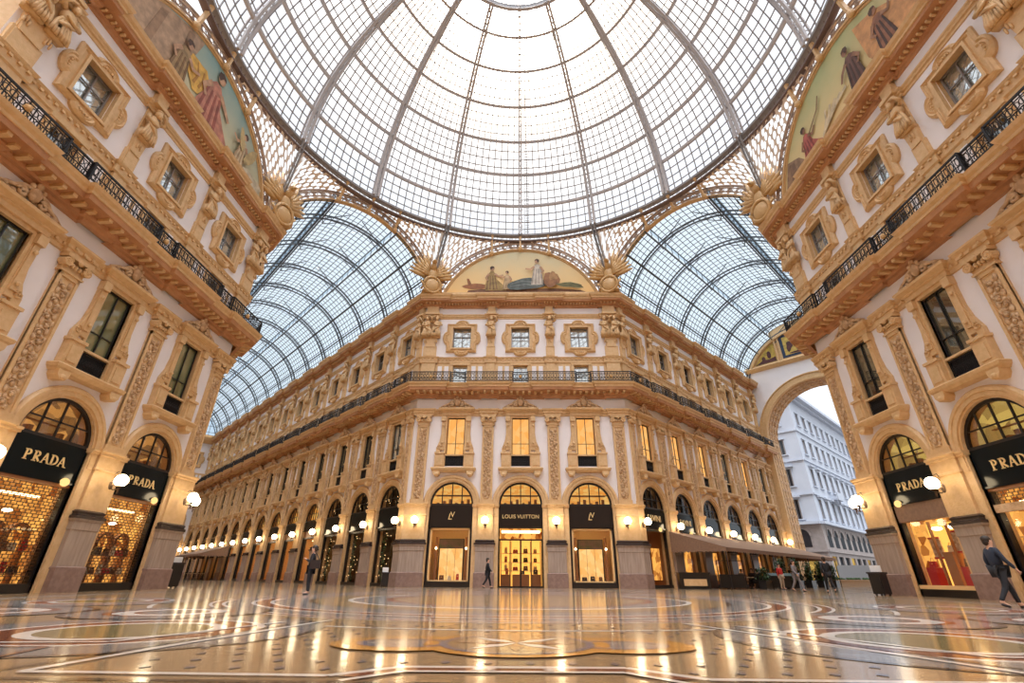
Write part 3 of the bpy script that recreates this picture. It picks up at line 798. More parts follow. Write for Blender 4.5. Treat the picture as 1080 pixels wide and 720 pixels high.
for r0, r1, mi in ((4.0,4.25,2),(4.25,5.2,3),(5.2,5.35,1),(5.35,6.3,0),(6.3,6.42,4),(6.42,7.3,3),(7.3,7.4,1),(7.4,7.75,2),(7.75,7.85,1),(7.85,8.35,3),(8.35,8.43,4),(8.43,8.52,1),(8.52,8.72,2),(8.72,8.80,1),
                   (9.9,10.0,1),(14.6,14.7,1),(14.7,15.1,3),(15.1,15.2,1),(15.9,16.0,4)):
    ringf((0,0), r0, r1, .002, mi)
for cx, cy in ((-5.0,-10.4),(4.95,-10.75),(-11.0,-3.5),(11.0,-3.5),(-11,5),(11,5),(0,11.5),(-5.5,10.5),(5.5,10.5)):
    ringf((cx,cy), 0, .95, .006, 7, 40); ringf((cx,cy), .95, 1.12, .006, 1, 48); ringf((cx,cy), 1.12, 1.5, .004, 2, 48); ringf((cx,cy), 1.5, 1.6, .004, 1, 48); ringf((cx,cy), 1.6, 2.3, .004, 3, 48); ringf((cx,cy), 2.3, 2.4, .004, 4, 48)
for cx, cy in ((-6.6,-7.2),(6.6,-7.4),(-10,-7.5),(10,-7.7)):
    for r0, r1, mi in ((0,.5,3),(.5,.62,2),(.62,.95,1),(.95,1.1,2),(1.1,1.6,3),(1.6,1.72,4)): ringf((cx,cy), r0, r1, .007, mi, 40)
# near field with its border and blue lozenges
polyline([(-3.0,-8.6),(-3.45,-11.6),(-3.6,-13.3),(-1.3,-13.32),(-.85,-12.92),(.95,-12.86),(1.45,-13.3),(4.2,-13.3),(3.55,-11.2),(2.7,-8.6)], .09, .009, 1)
polyline([(-3.25,-8.9),(-3.62,-11.6),(-3.85,-13.55),(4.5,-13.55),(3.75,-11.2),(2.95,-8.9)], .05, .009, 4)
polyline([(-1.15,-13.5),(-.8,-13.12),(.9,-13.07),(1.3,-13.5)], .07, .010, 1)
flat([(-1.3,-13.3),(-.85,-12.97),(.95,-12.91),(1.4,-13.28),(1.2,-13.32),(.88,-13.04),(-.8,-13.09),(-1.1,-13.36)], .008, 2)
polyline([(-9,-12.2),(-4.3,-11.6),(-3.9,-10.2),(-3.6,-9.0)], .10, .009, 1); polyline([(-9,-12.6),(-4.6,-12.0),(-4.2,-13.6)], .06, .009, 2)
polyline([(9,-12.4),(4.6,-12.0),(3.95,-10.5),(3.4,-9.0)], .10, .009, 1); polyline([(9,-12.8),(4.9,-12.3),(4.6,-13.6)], .06, .009, 2)
for i in range(-9, 10):
    for j in range(0, 12):
        x = i*.36 + (.18 if j % 2 else 0); y = -13.0 + j*.36
        if abs(x) < 3.2+(y+13)*-.07 and not (abs(x) < 1.9 and -12.5 < y < -10.3):
            flat([(x-.05,y),(x,y-.07),(x+.05,y),(x,y+.07)], .004, 5)
# cross-shaped mosaic
for s in (-1, 1):
    ringf((s*1.15,-11.45), .28, .36, .011, 5, 32, 1.5); ringf((s*1.15,-11.45), .36, .62, .010, 6, 32, 1.3); ringf((s*1.15,-11.45), 0, .28, .010, 3, 32, 1.5)
ringf((0.05,-11.4), 0, .75, .011, 0, 48); ringf((0.05,-11.4), .75, .84, .012, 5, 48); ringf((0.05,-11.4), .84, 1.0, .010, 6, 48)
for k in range(8):
    a = PI/4*k; flat([(.05,-11.4),(.05+.3*math.cos(a-.3),-11.4+.3*math.sin(a-.3)),(.05+.68*math.cos(a),-11.4+.68*math.sin(a)),(.05+.3*math.cos(a+.3),-11.4+.3*math.sin(a+.3))], .013, 1 if k % 2 else 2)
for s in (-1, 1):
    for k in range(4): flat([(s*.28+.05+.09*(k % 2)-.06,-13.0-.06*(k//2)),(s*.28+.05+.09*(k % 2),-12.97-.06*(k//2)),(s*.28+.11+.09*(k % 2),-13.0-.06*(k//2)),(s*.28+.05+.09*(k % 2),-13.03-.06*(k//2))], .014, 1)
# arcade floors: bands and panels
for side, d_ in ((-1, dl), (1, dr)):
    nrm_ = Vector((d_.y, -d_.x)) if side > 0 else Vector((-d_.y, d_.x))
    base = Vector((side*C0, D)); L_ = LL if side < 0 else LR
    inn = Vector((side*S2, -S2))
    for off, wd, mi in ((2.2,.25,3),(2.5,.1,1),(4.6,.12,4),(9.1,.12,4),(11.2,.1,1),(11.5,.25,3)):
        linef(base+inn*off, base+inn*off+d_*L_, wd, .003, mi)
    k = 0; t = 2.0
    while t < L_:
        linef(base+inn*2.6+d_*t, base+inn*11.1+d_*t, .12, .003, 1); linef(base+inn*2.6+d_*(t+.4), base+inn*11.1+d_*(t+.4), .3, .003, 2)
        c_ = base+inn*6.86+d_*(t+2.6); ringf((c_.x, c_.y), 1.0, 1.2, .003, 2, 32); ringf((c_.x, c_.y), 0, 1.0, .003, 3, 32)
        t += BA
fo = link('floor', fb.mesh('floor', FM), kind='structure')

# ------------------------------------------------------------------ the glass dome
ZR, RD = 29.7, 17.8
def sph(r, el, az):       # azimuth from +y, clockwise
    e, a = R(el), R(az); return Vector((r*math.cos(e)*math.sin(a), r*math.cos(e)*math.cos(a), ZR + r*math.sin(e)))
RINGS = [10.7, 21.5, 32.1, 42.6, 52.6, 61.5, 68.5]
mb = MB(); nu, nv = 64, 20
vs = [sph(RD+.12, 70*j/nv, 360*i/nu) for j in range(nv+1) for i in range(nu)]
mb.add(vs, [(j*nu+i, j*nu+(i+1) % nu, (j+1)*nu+(i+1) % nu, (j+1)*nu+i) for j in range(nv) for i in range(nu)])
dome = build('glass_dome', mb, 'domeglass', smooth=True)
tag(dome, 'great round glass and iron dome with radiating ribs over the octagon', 'dome')
def rib_mesh(wid=1.0):
    mb = MB(); n = 22
    for s in (-1, 1):
        for r0, wd in ((RD+.02, .10), (RD-.42, .16)):
            pts = [sph(r0, 69*i/n, 0)+Vector((s*.19*wid*(1-.35*i/n), 0, 0)) for i in range(n+1)]
            for i in range(n): mb.bar(pts[i], pts[i+1], (.12 if r0 > RD else .20)*wid, wd, up=Vector((0, pts[i].y, pts[i].z-ZR)))
        for i in range(n):
            a = sph(RD, 69*i/n, 0)+Vector((s*.17*(1-.35*i/n),0,0)); b = sph(RD-.42, 69*i/n, 0)+Vector((s*.17*(1-.35*i/n),0,0)); mb.bar(a, b, .05, .05, up=(1,0,0))
    for i in range(n*2):
        s = 1 if i % 2 else -1; f0, f1 = i/(2*n), (i+1)/(2*n)
        mb.bar(sph(RD-.42, 69*f0, 0)+Vector((s*.16*(1-.35*f0),0,0)), sph(RD-.42, 69*f1, 0)+Vector((-s*.16*(1-.35*f1),0,0)), .045)
    # foot of the rib runs down to the corner of the spandrel
    return mb.mesh('dome_rib', 'domerib')
ribme = recalc(rib_mesh())
ribthin = recalc(rib_mesh(.55))
for k in range(16): link('dome_rib', ribthin if k % 8 == 0 else ribme, dome, (0,0,0), -R(22.5*k))
def hoop(el, wd, dp, r=RD-.12, n=96):
    mb = MB()
    vs = []
    for i in range(n):
        for a_, b_ in ((-wd/2, 0), (wd/2, 0), (wd/2, -dp), (-wd/2, -dp)):
            e = el + math.degrees(a_/r); vs.append(sph(r+b_, e, 360*i/n))
    mb.add(vs, [(i*4+j, ((i+1) % n)*4+j, ((i+1) % n)*4+(j+1) % 4, i*4+(j+1) % 4) for i in range(n) for j in range(4)])
    return mb
for el in RINGS: build('dome_ring', hoop(el, .22, .24), 'domerib', dome)
mb = MB()
prev = 0
for el in RINGS[:-1]+[68.5]:
    for j in (1, 2, 3):
        e = prev+(el-prev)*j/4
        if el > 62 and j == 2: continue
        h = hoop(e, .07, .06, RD+.05, 96); mb.add(h.v, h.f)
    prev = el
for k in range(16):
    for j in range(1, 10):
        az = 22.5*(k+j/10); top = 68.5 if j % 2 == 0 else 61.5
        if j % 4 == 1 and False: top = 52
        n = 16; pts = [sph(RD+.05, top*i/n, az) for i in range(n+1)]
        for i in range(n): mb.bar(pts[i], pts[i+1], .075, .06, up=pts[i]-Vector((0,0,ZR)))
build('glazing_bars', mb, 'domeiron', dome)
mb = MB()          # maintenance ladder beside the middle rib
for s in (0, .38):
    pts = [sph(RD-.3, 62*i/24, 0)+Vector((.45+s, 0, 0)) for i in range(25)]
    for i in range(24): mb.bar(pts[i], pts[i+1], .035)
for i in range(70):
    p = sph(RD-.3, 62*i/70, 0)+Vector((.45, 0, 0)); mb.bar(p, p+Vector((.38,0,0)), .03)
build('maintenance_ladder', mb, 'domeiron', dome)
# lantern on top
def ringband(mb, prof, n=128, mi=0):
    k = len(prof); vs = []
    for i in range(n):
        a = 2*PI*i/n
        for r, z in prof: vs.append((r*math.sin(a), r*math.cos(a), z))
    mb.add(vs, [(i*k+j, ((i+1) % n)*k+j, ((i+1) % n)*k+(j+1) % k, i*k+(j+1) % k) for i in range(n) for j in range(k)], mi)
mb = MB(); ringband(mb, [(6.5,46.2),(6.75,46.3),(6.75,46.7),(6.4,46.75)], 48)
for k in range(32):
    a = 2*PI*k/32; mb.bar((6.55*math.cos(a), 6.55*math.sin(a), 46.6), (6.2*math.cos(a), 6.2*math.sin(a), 48.2), .1)
    mb.bar((6.2*math.cos(a), 6.2*math.sin(a), 48.2), (.4*math.cos(a), .4*math.sin(a), 50.2), .08)
build('dome_lantern', mb, 'domeiron', dome)
# base ring: girder, arcaded fringe and posts
base = MB()
ringband(base, [(17.5,29.55),(17.95,29.55),(17.95,29.75),(17.5,29.75)]); 
for k in range(16):
    a = R(22.5*k)
build('base_ring', base, 'domeiron', dome, smooth=False)
mb = MB()
ringband(mb, [(17.62,29.02),(18.05,29.02),(18.05,29.14),(17.62,29.14)])
for i in range(256):
    a = 2*PI*i/256; c, s_ = math.sin(a), math.cos(a)
    mb.bar((17.75*c, 17.75*s_, 29.14), (17.75*c, 17.75*s_, 29.55), .035)
    if i % 2 == 0:
        e = Vector((s_, -c, 0)); p = Vector((17.75*c, 17.75*s_, 29.33))
        mb.tube([p + e*(.13*math.cos(t*PI/3)) + Vector((0,0,.13*math.sin(t*PI/3))) for t in range(6)], .022, 4, True)
build('fretwork_fringe', mb, 'rimiron', dome)

# ------------------------------------------------------------------ the eight big arches, their lace rims, spandrels
RF, ZF = 7.36, 20.82
RA_, ZA = 7.22, 21.38
AM = (C0+D)*S2            # distance of the arcade mouths
def arch_rim(place, r, zc, label, gilded):
    """place(u, out, z) -> world"""
    a_lim = math.degrees(math.acos((23.35-zc)/(r)))
    n = 56
    def band(prof, mi_uv=False):
        mb = MB(); k = len(prof); vs = []
        for i in range(n+1):
            t = R(-a_lim + 2*a_lim*i/n)
            for rr, o_ in prof: vs.append(place(rr*math.sin(t), o_, zc+rr*math.cos(t)))
        mb.add(vs, [(i*k+j, (i+1)*k+j, (i+1)*k+j+1, i*k+j+1) for i in range(n) for j in range(k-1)])
        return mb
    root = build('arch_rim', band([(r,-.25),(r,.12),(r+.1,.14),(r+.12,.05),(r+.12,-.25),(r,-.25)]), 'trim')
    tag(root, label, 'arch')
    me = band([(r+.12, .0), (r+.80, .02)]).mesh('lace_band', 'laceband')
    uv = me.uv_layers.new(name='uv')
    for p in me.polygons:
        i = p.index
        for li, vi in zip(p.loop_indices, p.vertices):
            uv.data[li].uv = ((vi//2)/n*2*a_lim*PI/180*(r+.45)/.34*.5*1.0, (vi % 2)*2.0*.5*2)
    link('lace_band', me, root)
    mb = band([(r+.80,-.1),(r+.80,.1),(r+.9,.1),(r+.9,-.1),(r+.80,-.1)])
    for rr in (r+.3, r+.62):
        h = band([(rr,.02),(rr,.06),(rr+.04,.06),(rr+.04,.02)]); mb.add(h.v, h.f)
    m_ = n*2
    for i in range(m_):
        t = R(-a_lim + 2*a_lim*(i+.5)/m_); rr = r+.47; q = .15
        if i % 2: mb.tube([place(rr*math.sin(t)+q*math.cos(a*PI/4), .06, zc+rr*math.cos(t)+q*math.sin(a*PI/4)) for a in range(8)], .028, 4, True)
    build('outer_rim', mb, 'rimtan', root)
    for u in (-.37, 0, .37):                 # console posts up to the dome ring
        t = u; rr = r+.05; p0 = Vector(place(rr*math.sin(t), .2, zc+rr*math.cos(t)))
        rad = Vector((p0.x, p0.y, 0)); p1 = rad.normalized()*17.7 + Vector((0, 0, 29.55))
        mb = MB(); mb.bar(p0, p1, .16, .22); mb.ell(p0, (.22, .22, .24), 8, 6); mb.ell(p1, (.15,.15,.12), 8, 5)
        build('console_post', mb, 'trim', root)
    return root
def facade_place(az):      # plane of an octagon front, az clockwise from +y
    a = R(az); nx, ny = math.sin(a), math.cos(a)
    return lambda u, o_, z: (nx*(D+.1-o_)+ny*u, ny*(D+.1-o_)-nx*u, z)
def mouth_place(az):
    a = R(az); nx, ny = math.sin(a), math.cos(a)
    return lambda u, o_, z: (nx*(AM+.1-o_)+ny*u, ny*(AM+.1-o_)-nx*u, z)
for az, lb in ((0, 'lace-rimmed arch framing the golden painting of reclining figures'), (90, 'lace-rimmed arch framing the yellow-green painting above the open boutique front'), (-90, 'lace-rimmed arch framing the teal-sky painting above the front with green-shaded windows')):
    arch_rim(facade_place(az), RF, ZF, lb, True)
for az, lb in ((45, 'lace-rimmed glass vault mouth of the short arcade that opens onto the street'), (-45, 'lace-rimmed glass vault mouth of the long arcade')):
    arch_rim(mouth_place(az), RA_, ZA, lb, False)
# spandrels between the arches and the dome ring
def low_pt(az, zone):
    """on the facade arch (|az|<=az_c) or the mouth arch, azimuth measured from the facade's middle (0..45)"""
    azc = math.degrees(math.atan2(C0, D))
    if az <= azc:
        u = D*math.tan(R(az)); r = RF+.85
        z = ZF + math.sqrt(max(.01, r*r-u*u)); z = max(z, 23.5) if u < r else 23.5
        return Vector((u, D, z))
    b = 45-az; u = AM*math.tan(R(b)); r = RA_+.85
    z = ZA + math.sqrt(max(.01, r*r-u*u)); z = max(z, 23.5) if u < r else 23.5
    d = Vector((S2, S2, 0)); e = Vector((-S2, S2, 0))
    p = d*AM + e*u; p.z = z; return p
def spandrel(f_az, sgn, label):
    mb = MB(); n, m = 30, 6; vs = []; uvs = []
    for i in range(n+1):
        az = .5+44*i/n
        L = low_pt(az, 0); U = Vector((17.75*math.sin(R(az)), 17.75*math.cos(R(az)), 29.05))
        for j in range(m+1):
            p = L.lerp(U, j/m); p.x *= sgn; a = -R(f_az)
            vs.append((p.x*math.cos(a)-p.y*math.sin(a), p.x*math.sin(a)+p.y*math.cos(a), p.z)); uvs.append((az*.31*1.9, (U-L).length*j/m*1.9))
    mb.add(vs, [(i*(m+1)+j, (i+1)*(m+1)+j, (i+1)*(m+1)+j+1, i*(m+1)+j+1) for i in range(n) for j in range(m)])
    me = mb.mesh('spandrel', 'lacependent'); uv = me.uv_layers.new(name='uv')
    for p in me.polygons:
        for li, vi in zip(p.loop_indices, p.vertices): uv.data[li].uv = uvs[vi]
    o = link('spandrel', me); tag(o, label, 'spandrel'); 
    # strut from the corner to the ring
    return o
SPL = {(0,1): 'pierced cream ironwork spandrel between the golden painting and the street arcade', (0,-1): 'pierced cream ironwork spandrel between the golden painting and the long arcade',
       (90,-1): 'pierced cream ironwork spandrel between the yellow-green painting and the street arcade', (-90,1): 'pierced cream ironwork spandrel between the teal-sky painting and the long arcade'}
for (az, sg), lb in SPL.items():
    o = spandrel(az, sg, lb)
    a = -R(az); mb = MB()
    c_ = Vector((sg*8.3, 17.95, 23.6)); u_ = Vector((sg*17.4*math.sin(R(22.5)), 17.4*math.cos(R(22.5)), 29.6))
    def rot(p): return Vector((p.x*math.cos(a)-p.y*math.sin(a), p.x*math.sin(a)+p.y*math.cos(a), p.z))
    for s in (-.14, .14):
        p, q = rot(c_+Vector((s,0,.0))), rot(u_+Vector((s,0,0))); mb.bar(p, q, .1, .3)
    build('rib_foot', mb, 'domeiron', o)

# ------------------------------------------------------------------ lunette paintings
def paint(name, top, low, gold=None):
    m, nt, b = nmat(name); b.inputs['Roughness'].default_value = .6
    tc = N(nt, 'ShaderNodeTexCoord'); sp = N(nt, 'ShaderNodeSeparateXYZ'); nt.links.new(tc.outputs['Object'], sp.inputs[0])
    mr = N(nt, 'ShaderNodeMapRange'); mr.inputs[1].default_value = 23.3; mr.inputs[2].default_value = 28.2; nt.links.new(sp.outputs[2], mr.inputs[0])
    no = N(nt, 'ShaderNodeTexNoise', Scale=.8, Detail=4); nt.links.new(tc.outputs['Object'], no.inputs['Vector'])
    ad = N(nt, 'ShaderNodeMath', operation='ADD'); mu = N(nt, 'ShaderNodeMath', operation='MULTIPLY'); mu.inputs[1].default_value = .5
    nt.links.new(no.outputs[0], mu.inputs[0]); nt.links.new(mr.outputs[0], ad.inputs[0]); nt.links.new(mu.outputs[0], ad.inputs[1])
    s2 = N(nt, 'ShaderNodeMath', operation='SUBTRACT'); s2.inputs[1].default_value = .25; nt.links.new(ad.outputs[0], s2.inputs[0])
    mx = N(nt, 'ShaderNodeMix', data_type='RGBA'); nt.links.new(s2.outputs[0], mx.inputs[0])
    mx.inputs[6].default_value = (*low, 1); mx.inputs[7].default_value = (*top, 1); nt.links.new(mx.outputs[2], b.inputs['Base Color'])
    return m
def pm(n, c): 
    k = 'paint_'+n
    if k not in M: M[k] = mat(k, c, .7, col2=tuple(x*.6 for x in c), scale=2.5)
    return k
def lunette(az, sky, label, figs):
    pl = facade_place(az); a_lim = math.acos((23.3-ZF)/RF); n = 40
    pts = [(RF*math.sin(-a_lim+2*a_lim*i/n), ZF+RF*math.cos(-a_lim+2*a_lim*i/n)) for i in range(n+1)]
    root = bpy.data.objects.new('lunette_painting', None); COL.objects.link(root)
    root.location = (math.sin(R(az))*(D+.12), math.cos(R(az))*(D+.12), 0); root.rotation_euler = (0, 0, -R(az))
    tag(root, label, 'painting')
    mb = MB(); mb.poly(pts, 0, .3); build('painted_sky', mb, sky, root)
    mb = MB(); mb.arc(0, ZF, [(RF-.16,-.02),(RF-.1,-.07),(RF-.02,-.07),(RF,0)], 90-math.degrees(a_lim), 90+math.degrees(a_lim), 48); build('gilt_frame', mb, 'goldpaint', root)
    for j, (nm, m_, shapes) in enumerate(figs):
        mb = MB()
        for i, sh in enumerate(shapes): mb.poly(sh, -.02-.012*j-.003*i, -.015-.012*j)
        build(nm, mb, m_, root)
def blob(cx, cz, rx, rz, n=14, rot=0, jag=.0):
    out = []
    for i in range(n):
        t = 2*PI*i/n; k = 1+jag*math.sin(t*3+cx*5)+jag*.6*math.sin(t*5+cz*7)
        x, z = rx*k*math.cos(t), rz*k*math.sin(t); c, s = math.cos(R(rot)), math.sin(R(rot))
        out.append((cx+x*c-z*s, cz+x*s+z*c))
    return out
M['sky_gold'] = paint('painted_golden_sky', (.62, .56, .36), (.88, .55, .20))
M['sky_teal'] = paint('painted_teal_sky', (.22, .36, .34), (.62, .52, .30))
M['sky_green'] = paint('painted_green_sky', (.42, .46, .22), (.82, .58, .28))
def strip_shape(pts, w0, w1):
    """a tapering painted stroke along a line of points"""
    L, Rr = [], []
    for i, (x, z) in enumerate(pts):
        a = pts[max(0, i-1)]; b = pts[min(len(pts)-1, i+1)]; d = Vector((b[0]-a[0], b[1]-a[1])).normalized(); w = w0+(w1-w0)*i/(len(pts)-1)
        L.append((x-d.y*w, z+d.x*w)); Rr.append((x+d.y*w, z-d.x*w))
    return L+Rr[::-1]
def robed(cx, cz, k, robe, fold, flesh, seated=False, flip=1, arm=40):
    X = lambda x: cx+x*k*flip
    Z = lambda z: cz+z*k
    P_ = lambda l: [(X(x), Z(z)) for x, z in l]
    body = P_([(-.5,0),(-.55,.5),(-.38,1.1),(-.3,1.6),(-.12,1.85),(.12,1.85),(.3,1.6),(.4,1.1),(.7,.75),(1.1,.35),(1.2,0)]) if seated else P_([(-.42,0),(-.38,.7),(-.28,1.25),(-.3,1.75),(-.12,1.95),(.12,1.95),(.3,1.75),(.26,1.25),(.42,.7),(.5,0)])
    top = 1.9 if seated else 2.0
    folds = [strip_shape(P_([(-.3+.18*i, top-.5), (-.34+.22*i, .9), (-.4+.28*i, .1)]), .035*k, .06*k) for i in range(4)]
    armp = strip_shape(P_([(.22, top-.3), (.55, top-.55), (.55+.4*math.cos(R(arm)), top-.55+.4*math.sin(R(arm)))]), .1*k, .06*k)
    arm2 = strip_shape(P_([(-.24, top-.3), (-.5, top-.7), (-.3, top-.95)]), .1*k, .06*k)
    head = blob(X(.03), Z(top+.22), .17*k, .21*k, 12); hair = [(X(x), Z(z)) for x, z in [(-.17,top+.2),(-.16,top+.38),(0,top+.47),(.16,top+.4),(.2,top+.28),(.05,top+.3),(-.05,top+.1)]]
    return [('painted_robe', robe, [body]), ('painted_folds', fold, folds), ('painted_arms', flesh, [armp, arm2]), ('painted_head', flesh, [head]), ('painted_hair', pm('hair', (.10,.05,.03)), [hair])]
FL = pm('flesh', (.60,.34,.20))
lunette(0, 'sky_gold', 'golden lunette painting of reclining figures over the middle palace front',
    [('painted_ground', pm('earth', (.22,.10,.05)), [[(-4.9,23.3),(-4.7,23.75),(-2.2,23.95),(.5,23.85),(3.4,23.9),(5.4,23.7),(6.6,23.3)]])]
    + [('painted_boat', pm('rust', (.38,.15,.06)), [blob(-4.1,24.15,1.1,.3,12,0,.1), [(-4.75,24.3),(-4.9,25.0),(-4.7,25.0),(-4.4,24.3)]])]
    + robed(-2.6, 23.7, 1.12, pm('ochre', (.42,.28,.10)), pm('umber', (.25,.14,.06)), FL, True, 1, 20)
    + robed(-1.2, 23.8, .8, pm('pale', (.66,.48,.28)), pm('tan', (.45,.30,.16)), FL, False, -1, 60)
    + [('painted_drapery', pm('bluerobe', (.13,.15,.14)), [blob(.6,24.3,1.85,.6,18,6,.08)]), ('painted_drapery_folds', pm('slate', (.22,.25,.24)), [strip_shape([(-.8,24.3),(.2,24.6),(1.4,24.5)], .05, .08), strip_shape([(-.9,24.05),(.4,24.25),(1.6,24.1)], .05, .07)])]
    + robed(1.55, 24.2, 1.15, pm('white', (.66,.58,.48)), pm('greywhite', (.45,.38,.32)), FL, False, -1, 10)
    + [('painted_animal', pm('lion', (.35,.16,.07)), [blob(2.8,24.7,.75,.8,14,0,.1)]), ('painted_mane', pm('mane', (.45,.24,.10)), [blob(3.0,25.1,.42,.45,14,0,.18)]),
       ('painted_leaves', pm('olive', (.16,.15,.06)), [blob(4.5,24.1,1.2,.26,12,-6,.15)])])
lunette(-90, 'sky_teal', 'teal-sky lunette painting with robed and winged figures over the green-shaded front',
    [('painted_building', pm('wall', (.50,.33,.21)), [[(-7.0,23.2),(-6.2,24.6),(-4.6,26.4),(-2.6,27.5),(-1.6,27.8),(-2.0,25.2),(-1.7,23.3)]]), ('painted_pillar', pm('wallshade', (.36,.22,.13)), [[(-2.5,23.3),(-2.7,27.2),(-2.3,27.4),(-2.0,23.3)], [(-4.6,23.3),(-4.4,26.2),(-4.0,26.5),(-4.1,23.3)]])]
    + [('painted_cloak', pm('yellow', (.78,.45,.09)), [blob(-1.2,25.6,.85,1.0,14,12,.12)]), ('painted_cloak_folds', pm('deepyellow', (.5,.24,.05)), [strip_shape([(-1.5,26.3),(-1.2,25.6),(-1.3,24.9)], .05, .09), strip_shape([(-.9,26.2),(-.8,25.6),(-.9,25.0)], .05, .08)])]
    + robed(.2, 23.4, 1.85, pm('rose', (.58,.24,.16)), pm('crimson', (.35,.10,.07)), FL, True, 1, -40)
    + robed(-2.4, 23.4, 1.35, pm('umberrobe', (.40,.26,.12)), pm('umber', (.25,.14,.06)), FL, False, 1, 30)
    + robed(3.4, 23.5, 1.15, pm('palerobe', (.70,.54,.34)), pm('tan', (.45,.30,.16)), FL, False, -1, 30)
    + [('painted_wing', pm('gold2', (.55,.40,.18)), [blob(4.25,25.2,.34,1.0,12,-25,.06), blob(3.1,25.6,.25,.8,12,25,.06)]), ('painted_clouds', pm('cloud', (.62,.52,.36)), [blob(5.0,23.9,1.1,.45,14,0,.15)])])
lunette(90, 'sky_green', 'yellow-green lunette painting with working figures over the open boutique front',
    [('painted_rocks', pm('rock', (.36,.22,.13)), [[(-6.6,23.2),(-6.3,24.0),(-5.5,25.5),(-4.4,24.9),(-3.8,24.0),(-3.0,23.3)]]), ('painted_rock_faces', pm('rockshade', (.26,.15,.09)), [[(-5.6,23.3),(-5.4,25.2),(-4.9,25.0),(-4.8,23.3)]])]
    + robed(-3.3, 23.5, 1.15, pm('red', (.50,.13,.10)), pm('darkredp', (.28,.06,.05)), pm('brownflesh', (.36,.18,.10)), True, 1, 45)
    + [('painted_plant', pm('straw', (.70,.56,.36)), [strip_shape([(-2.0,23.9),(-1.4+.25*i,24.6),(-1.2+.45*i,25.2-.1*i)], .05, .09) for i in range(5)]), ('painted_pole', pm('umber', (.25,.14,.06)), [strip_shape([(-2.9,25.2),(-1.7,25.9),(-1.3,26.6)], .06, .05)])]
    + robed(1.4, 23.7, 1.25, pm('dark', (.17,.08,.06)), pm('darker', (.08,.04,.03)), pm('brownflesh', (.36,.18,.10)), False, -1, -60)
    + [('painted_hanging', pm('orange', (.64,.32,.13)), [[(2.4,24.4),(2.3,26.9),(3.6,26.3),(5.3,24.7),(6.0,23.4),(2.8,23.3)]])]
    + robed(3.6, 23.5, 1.2, pm('brownfig', (.32,.14,.08)), pm('darker', (.08,.04,.03)), pm('brownflesh', (.36,.18,.10)), False, 1, 60))
# wall behind each lunette, up to the dome
for az in (0, 90, -90):
    pl = facade_place(az); a_lim = math.acos((23.3-ZF)/(RF+.3)); n = 30
    pts = [((RF+.3)*math.sin(-a_lim+2*a_lim*i/n), ZF+(RF+.3)*math.cos(-a_lim+2*a_lim*i/n)) for i in range(n+1)]
    mb = MB(); mb.poly(pts, .35, .9); o = build({0:'wall_center_gable',90:'wall_right_gable',-90:'wall_left_gable'}[az], mb, 'trim', None, (math.sin(R(az))*(D+.12), math.cos(R(az))*(D+.12), 0), -R(az), kind='structure')

# ------------------------------------------------------------------ eagles at the corners
def eagle(x, y, az, label):
    root = bpy.data.objects.new('eagle_sculpture', None); COL.objects.link(root); root.location = (x, y, 22.95); root.rotation_euler = (0, 0, -R(az)); root.scale = (1.3, 1.3, 1.3)
    tag(root, label, 'sculpture')
    mb = MB(); mb.ell((0,-.1,1.35), (.34,.32,.62), 12, 8); mb.tube([(0,-.15,1.8),(0,-.3,2.1),(0,-.42,2.25)], [.24,.17,.15], 8); mb.ell((0,-.5,2.28), (.16,.22,.16), 10, 7)
    mb.tube([(0,-.66,2.28),(0,-.8,2.24),(0,-.84,2.14)], [.08,.06,.02], 6)
    for s in (-1, 1): mb.tube([(s*.18,-.1,.95),(s*.22,-.25,.65),(s*.2,-.3,.5)], [.16,.1,.08], 7)
    build('eagle_body', mb, 'goldpaint', root, smooth=True)
    for s in (-1, 1):
        mb = MB()
        for i in range(7):
            t = i/6; a = R(84-66*t); L_ = 1.7-.5*t
            p = Vector((s*(.25+.55*t*.4), -.02, 1.75-.5*t)); q = p + Vector((s*L_*math.cos(a), .12, L_*math.sin(a)))
            mb.tube([p, p.lerp(q,.55)+Vector((0,-.05,0)), q], [.13,.15,.04], 6)
        for i in range(5):
            t = i/4; a = R(70-50*t); p = Vector((s*.25, -.15, 1.7-.35*t)); mb.tube([p, p+Vector((s*.7*math.cos(a), .03, .7*math.sin(a)))], [.14,.06], 6)
        build('eagle_wing', mb, 'goldpaint', root, smooth=True)
    mb = MB(); mb.ell((0,-.35,.42), (.5,.22,.55), 14, 10); mb.tube([(.56*math.cos(PI*t/8),-.42,.45+.62*math.sin(PI*t/8)) for t in range(16)], .09, 6, True)
    mb.box(-.6,.6,-.45,.3,-.1,.02); mb.tube([(-.7,-.2,.1),(-.55,-.4,.35),(-.75,-.3,.7)],.09,6); mb.tube([(.7,-.2,.1),(.55,-.4,.35),(.75,-.3,.7)],.09,6)
    build('shield', mb, 'goldpaint', root, smooth=True)
eagle(-7.95, 17.25, -22.5, 'gilded eagle with spread wings between the golden painting and the long arcade')
eagle(7.95, 17.25, 22.5, 'gilded eagle with spread wings between the golden painting and the street arcade')
eagle(-17.25, 7.95, -67.5, 'gilded eagle with spread wings between the teal-sky painting and the long arcade')
eagle(17.25, 7.95, 67.5, 'gilded eagle with spread wings between the yellow-green painting and the street arcade')

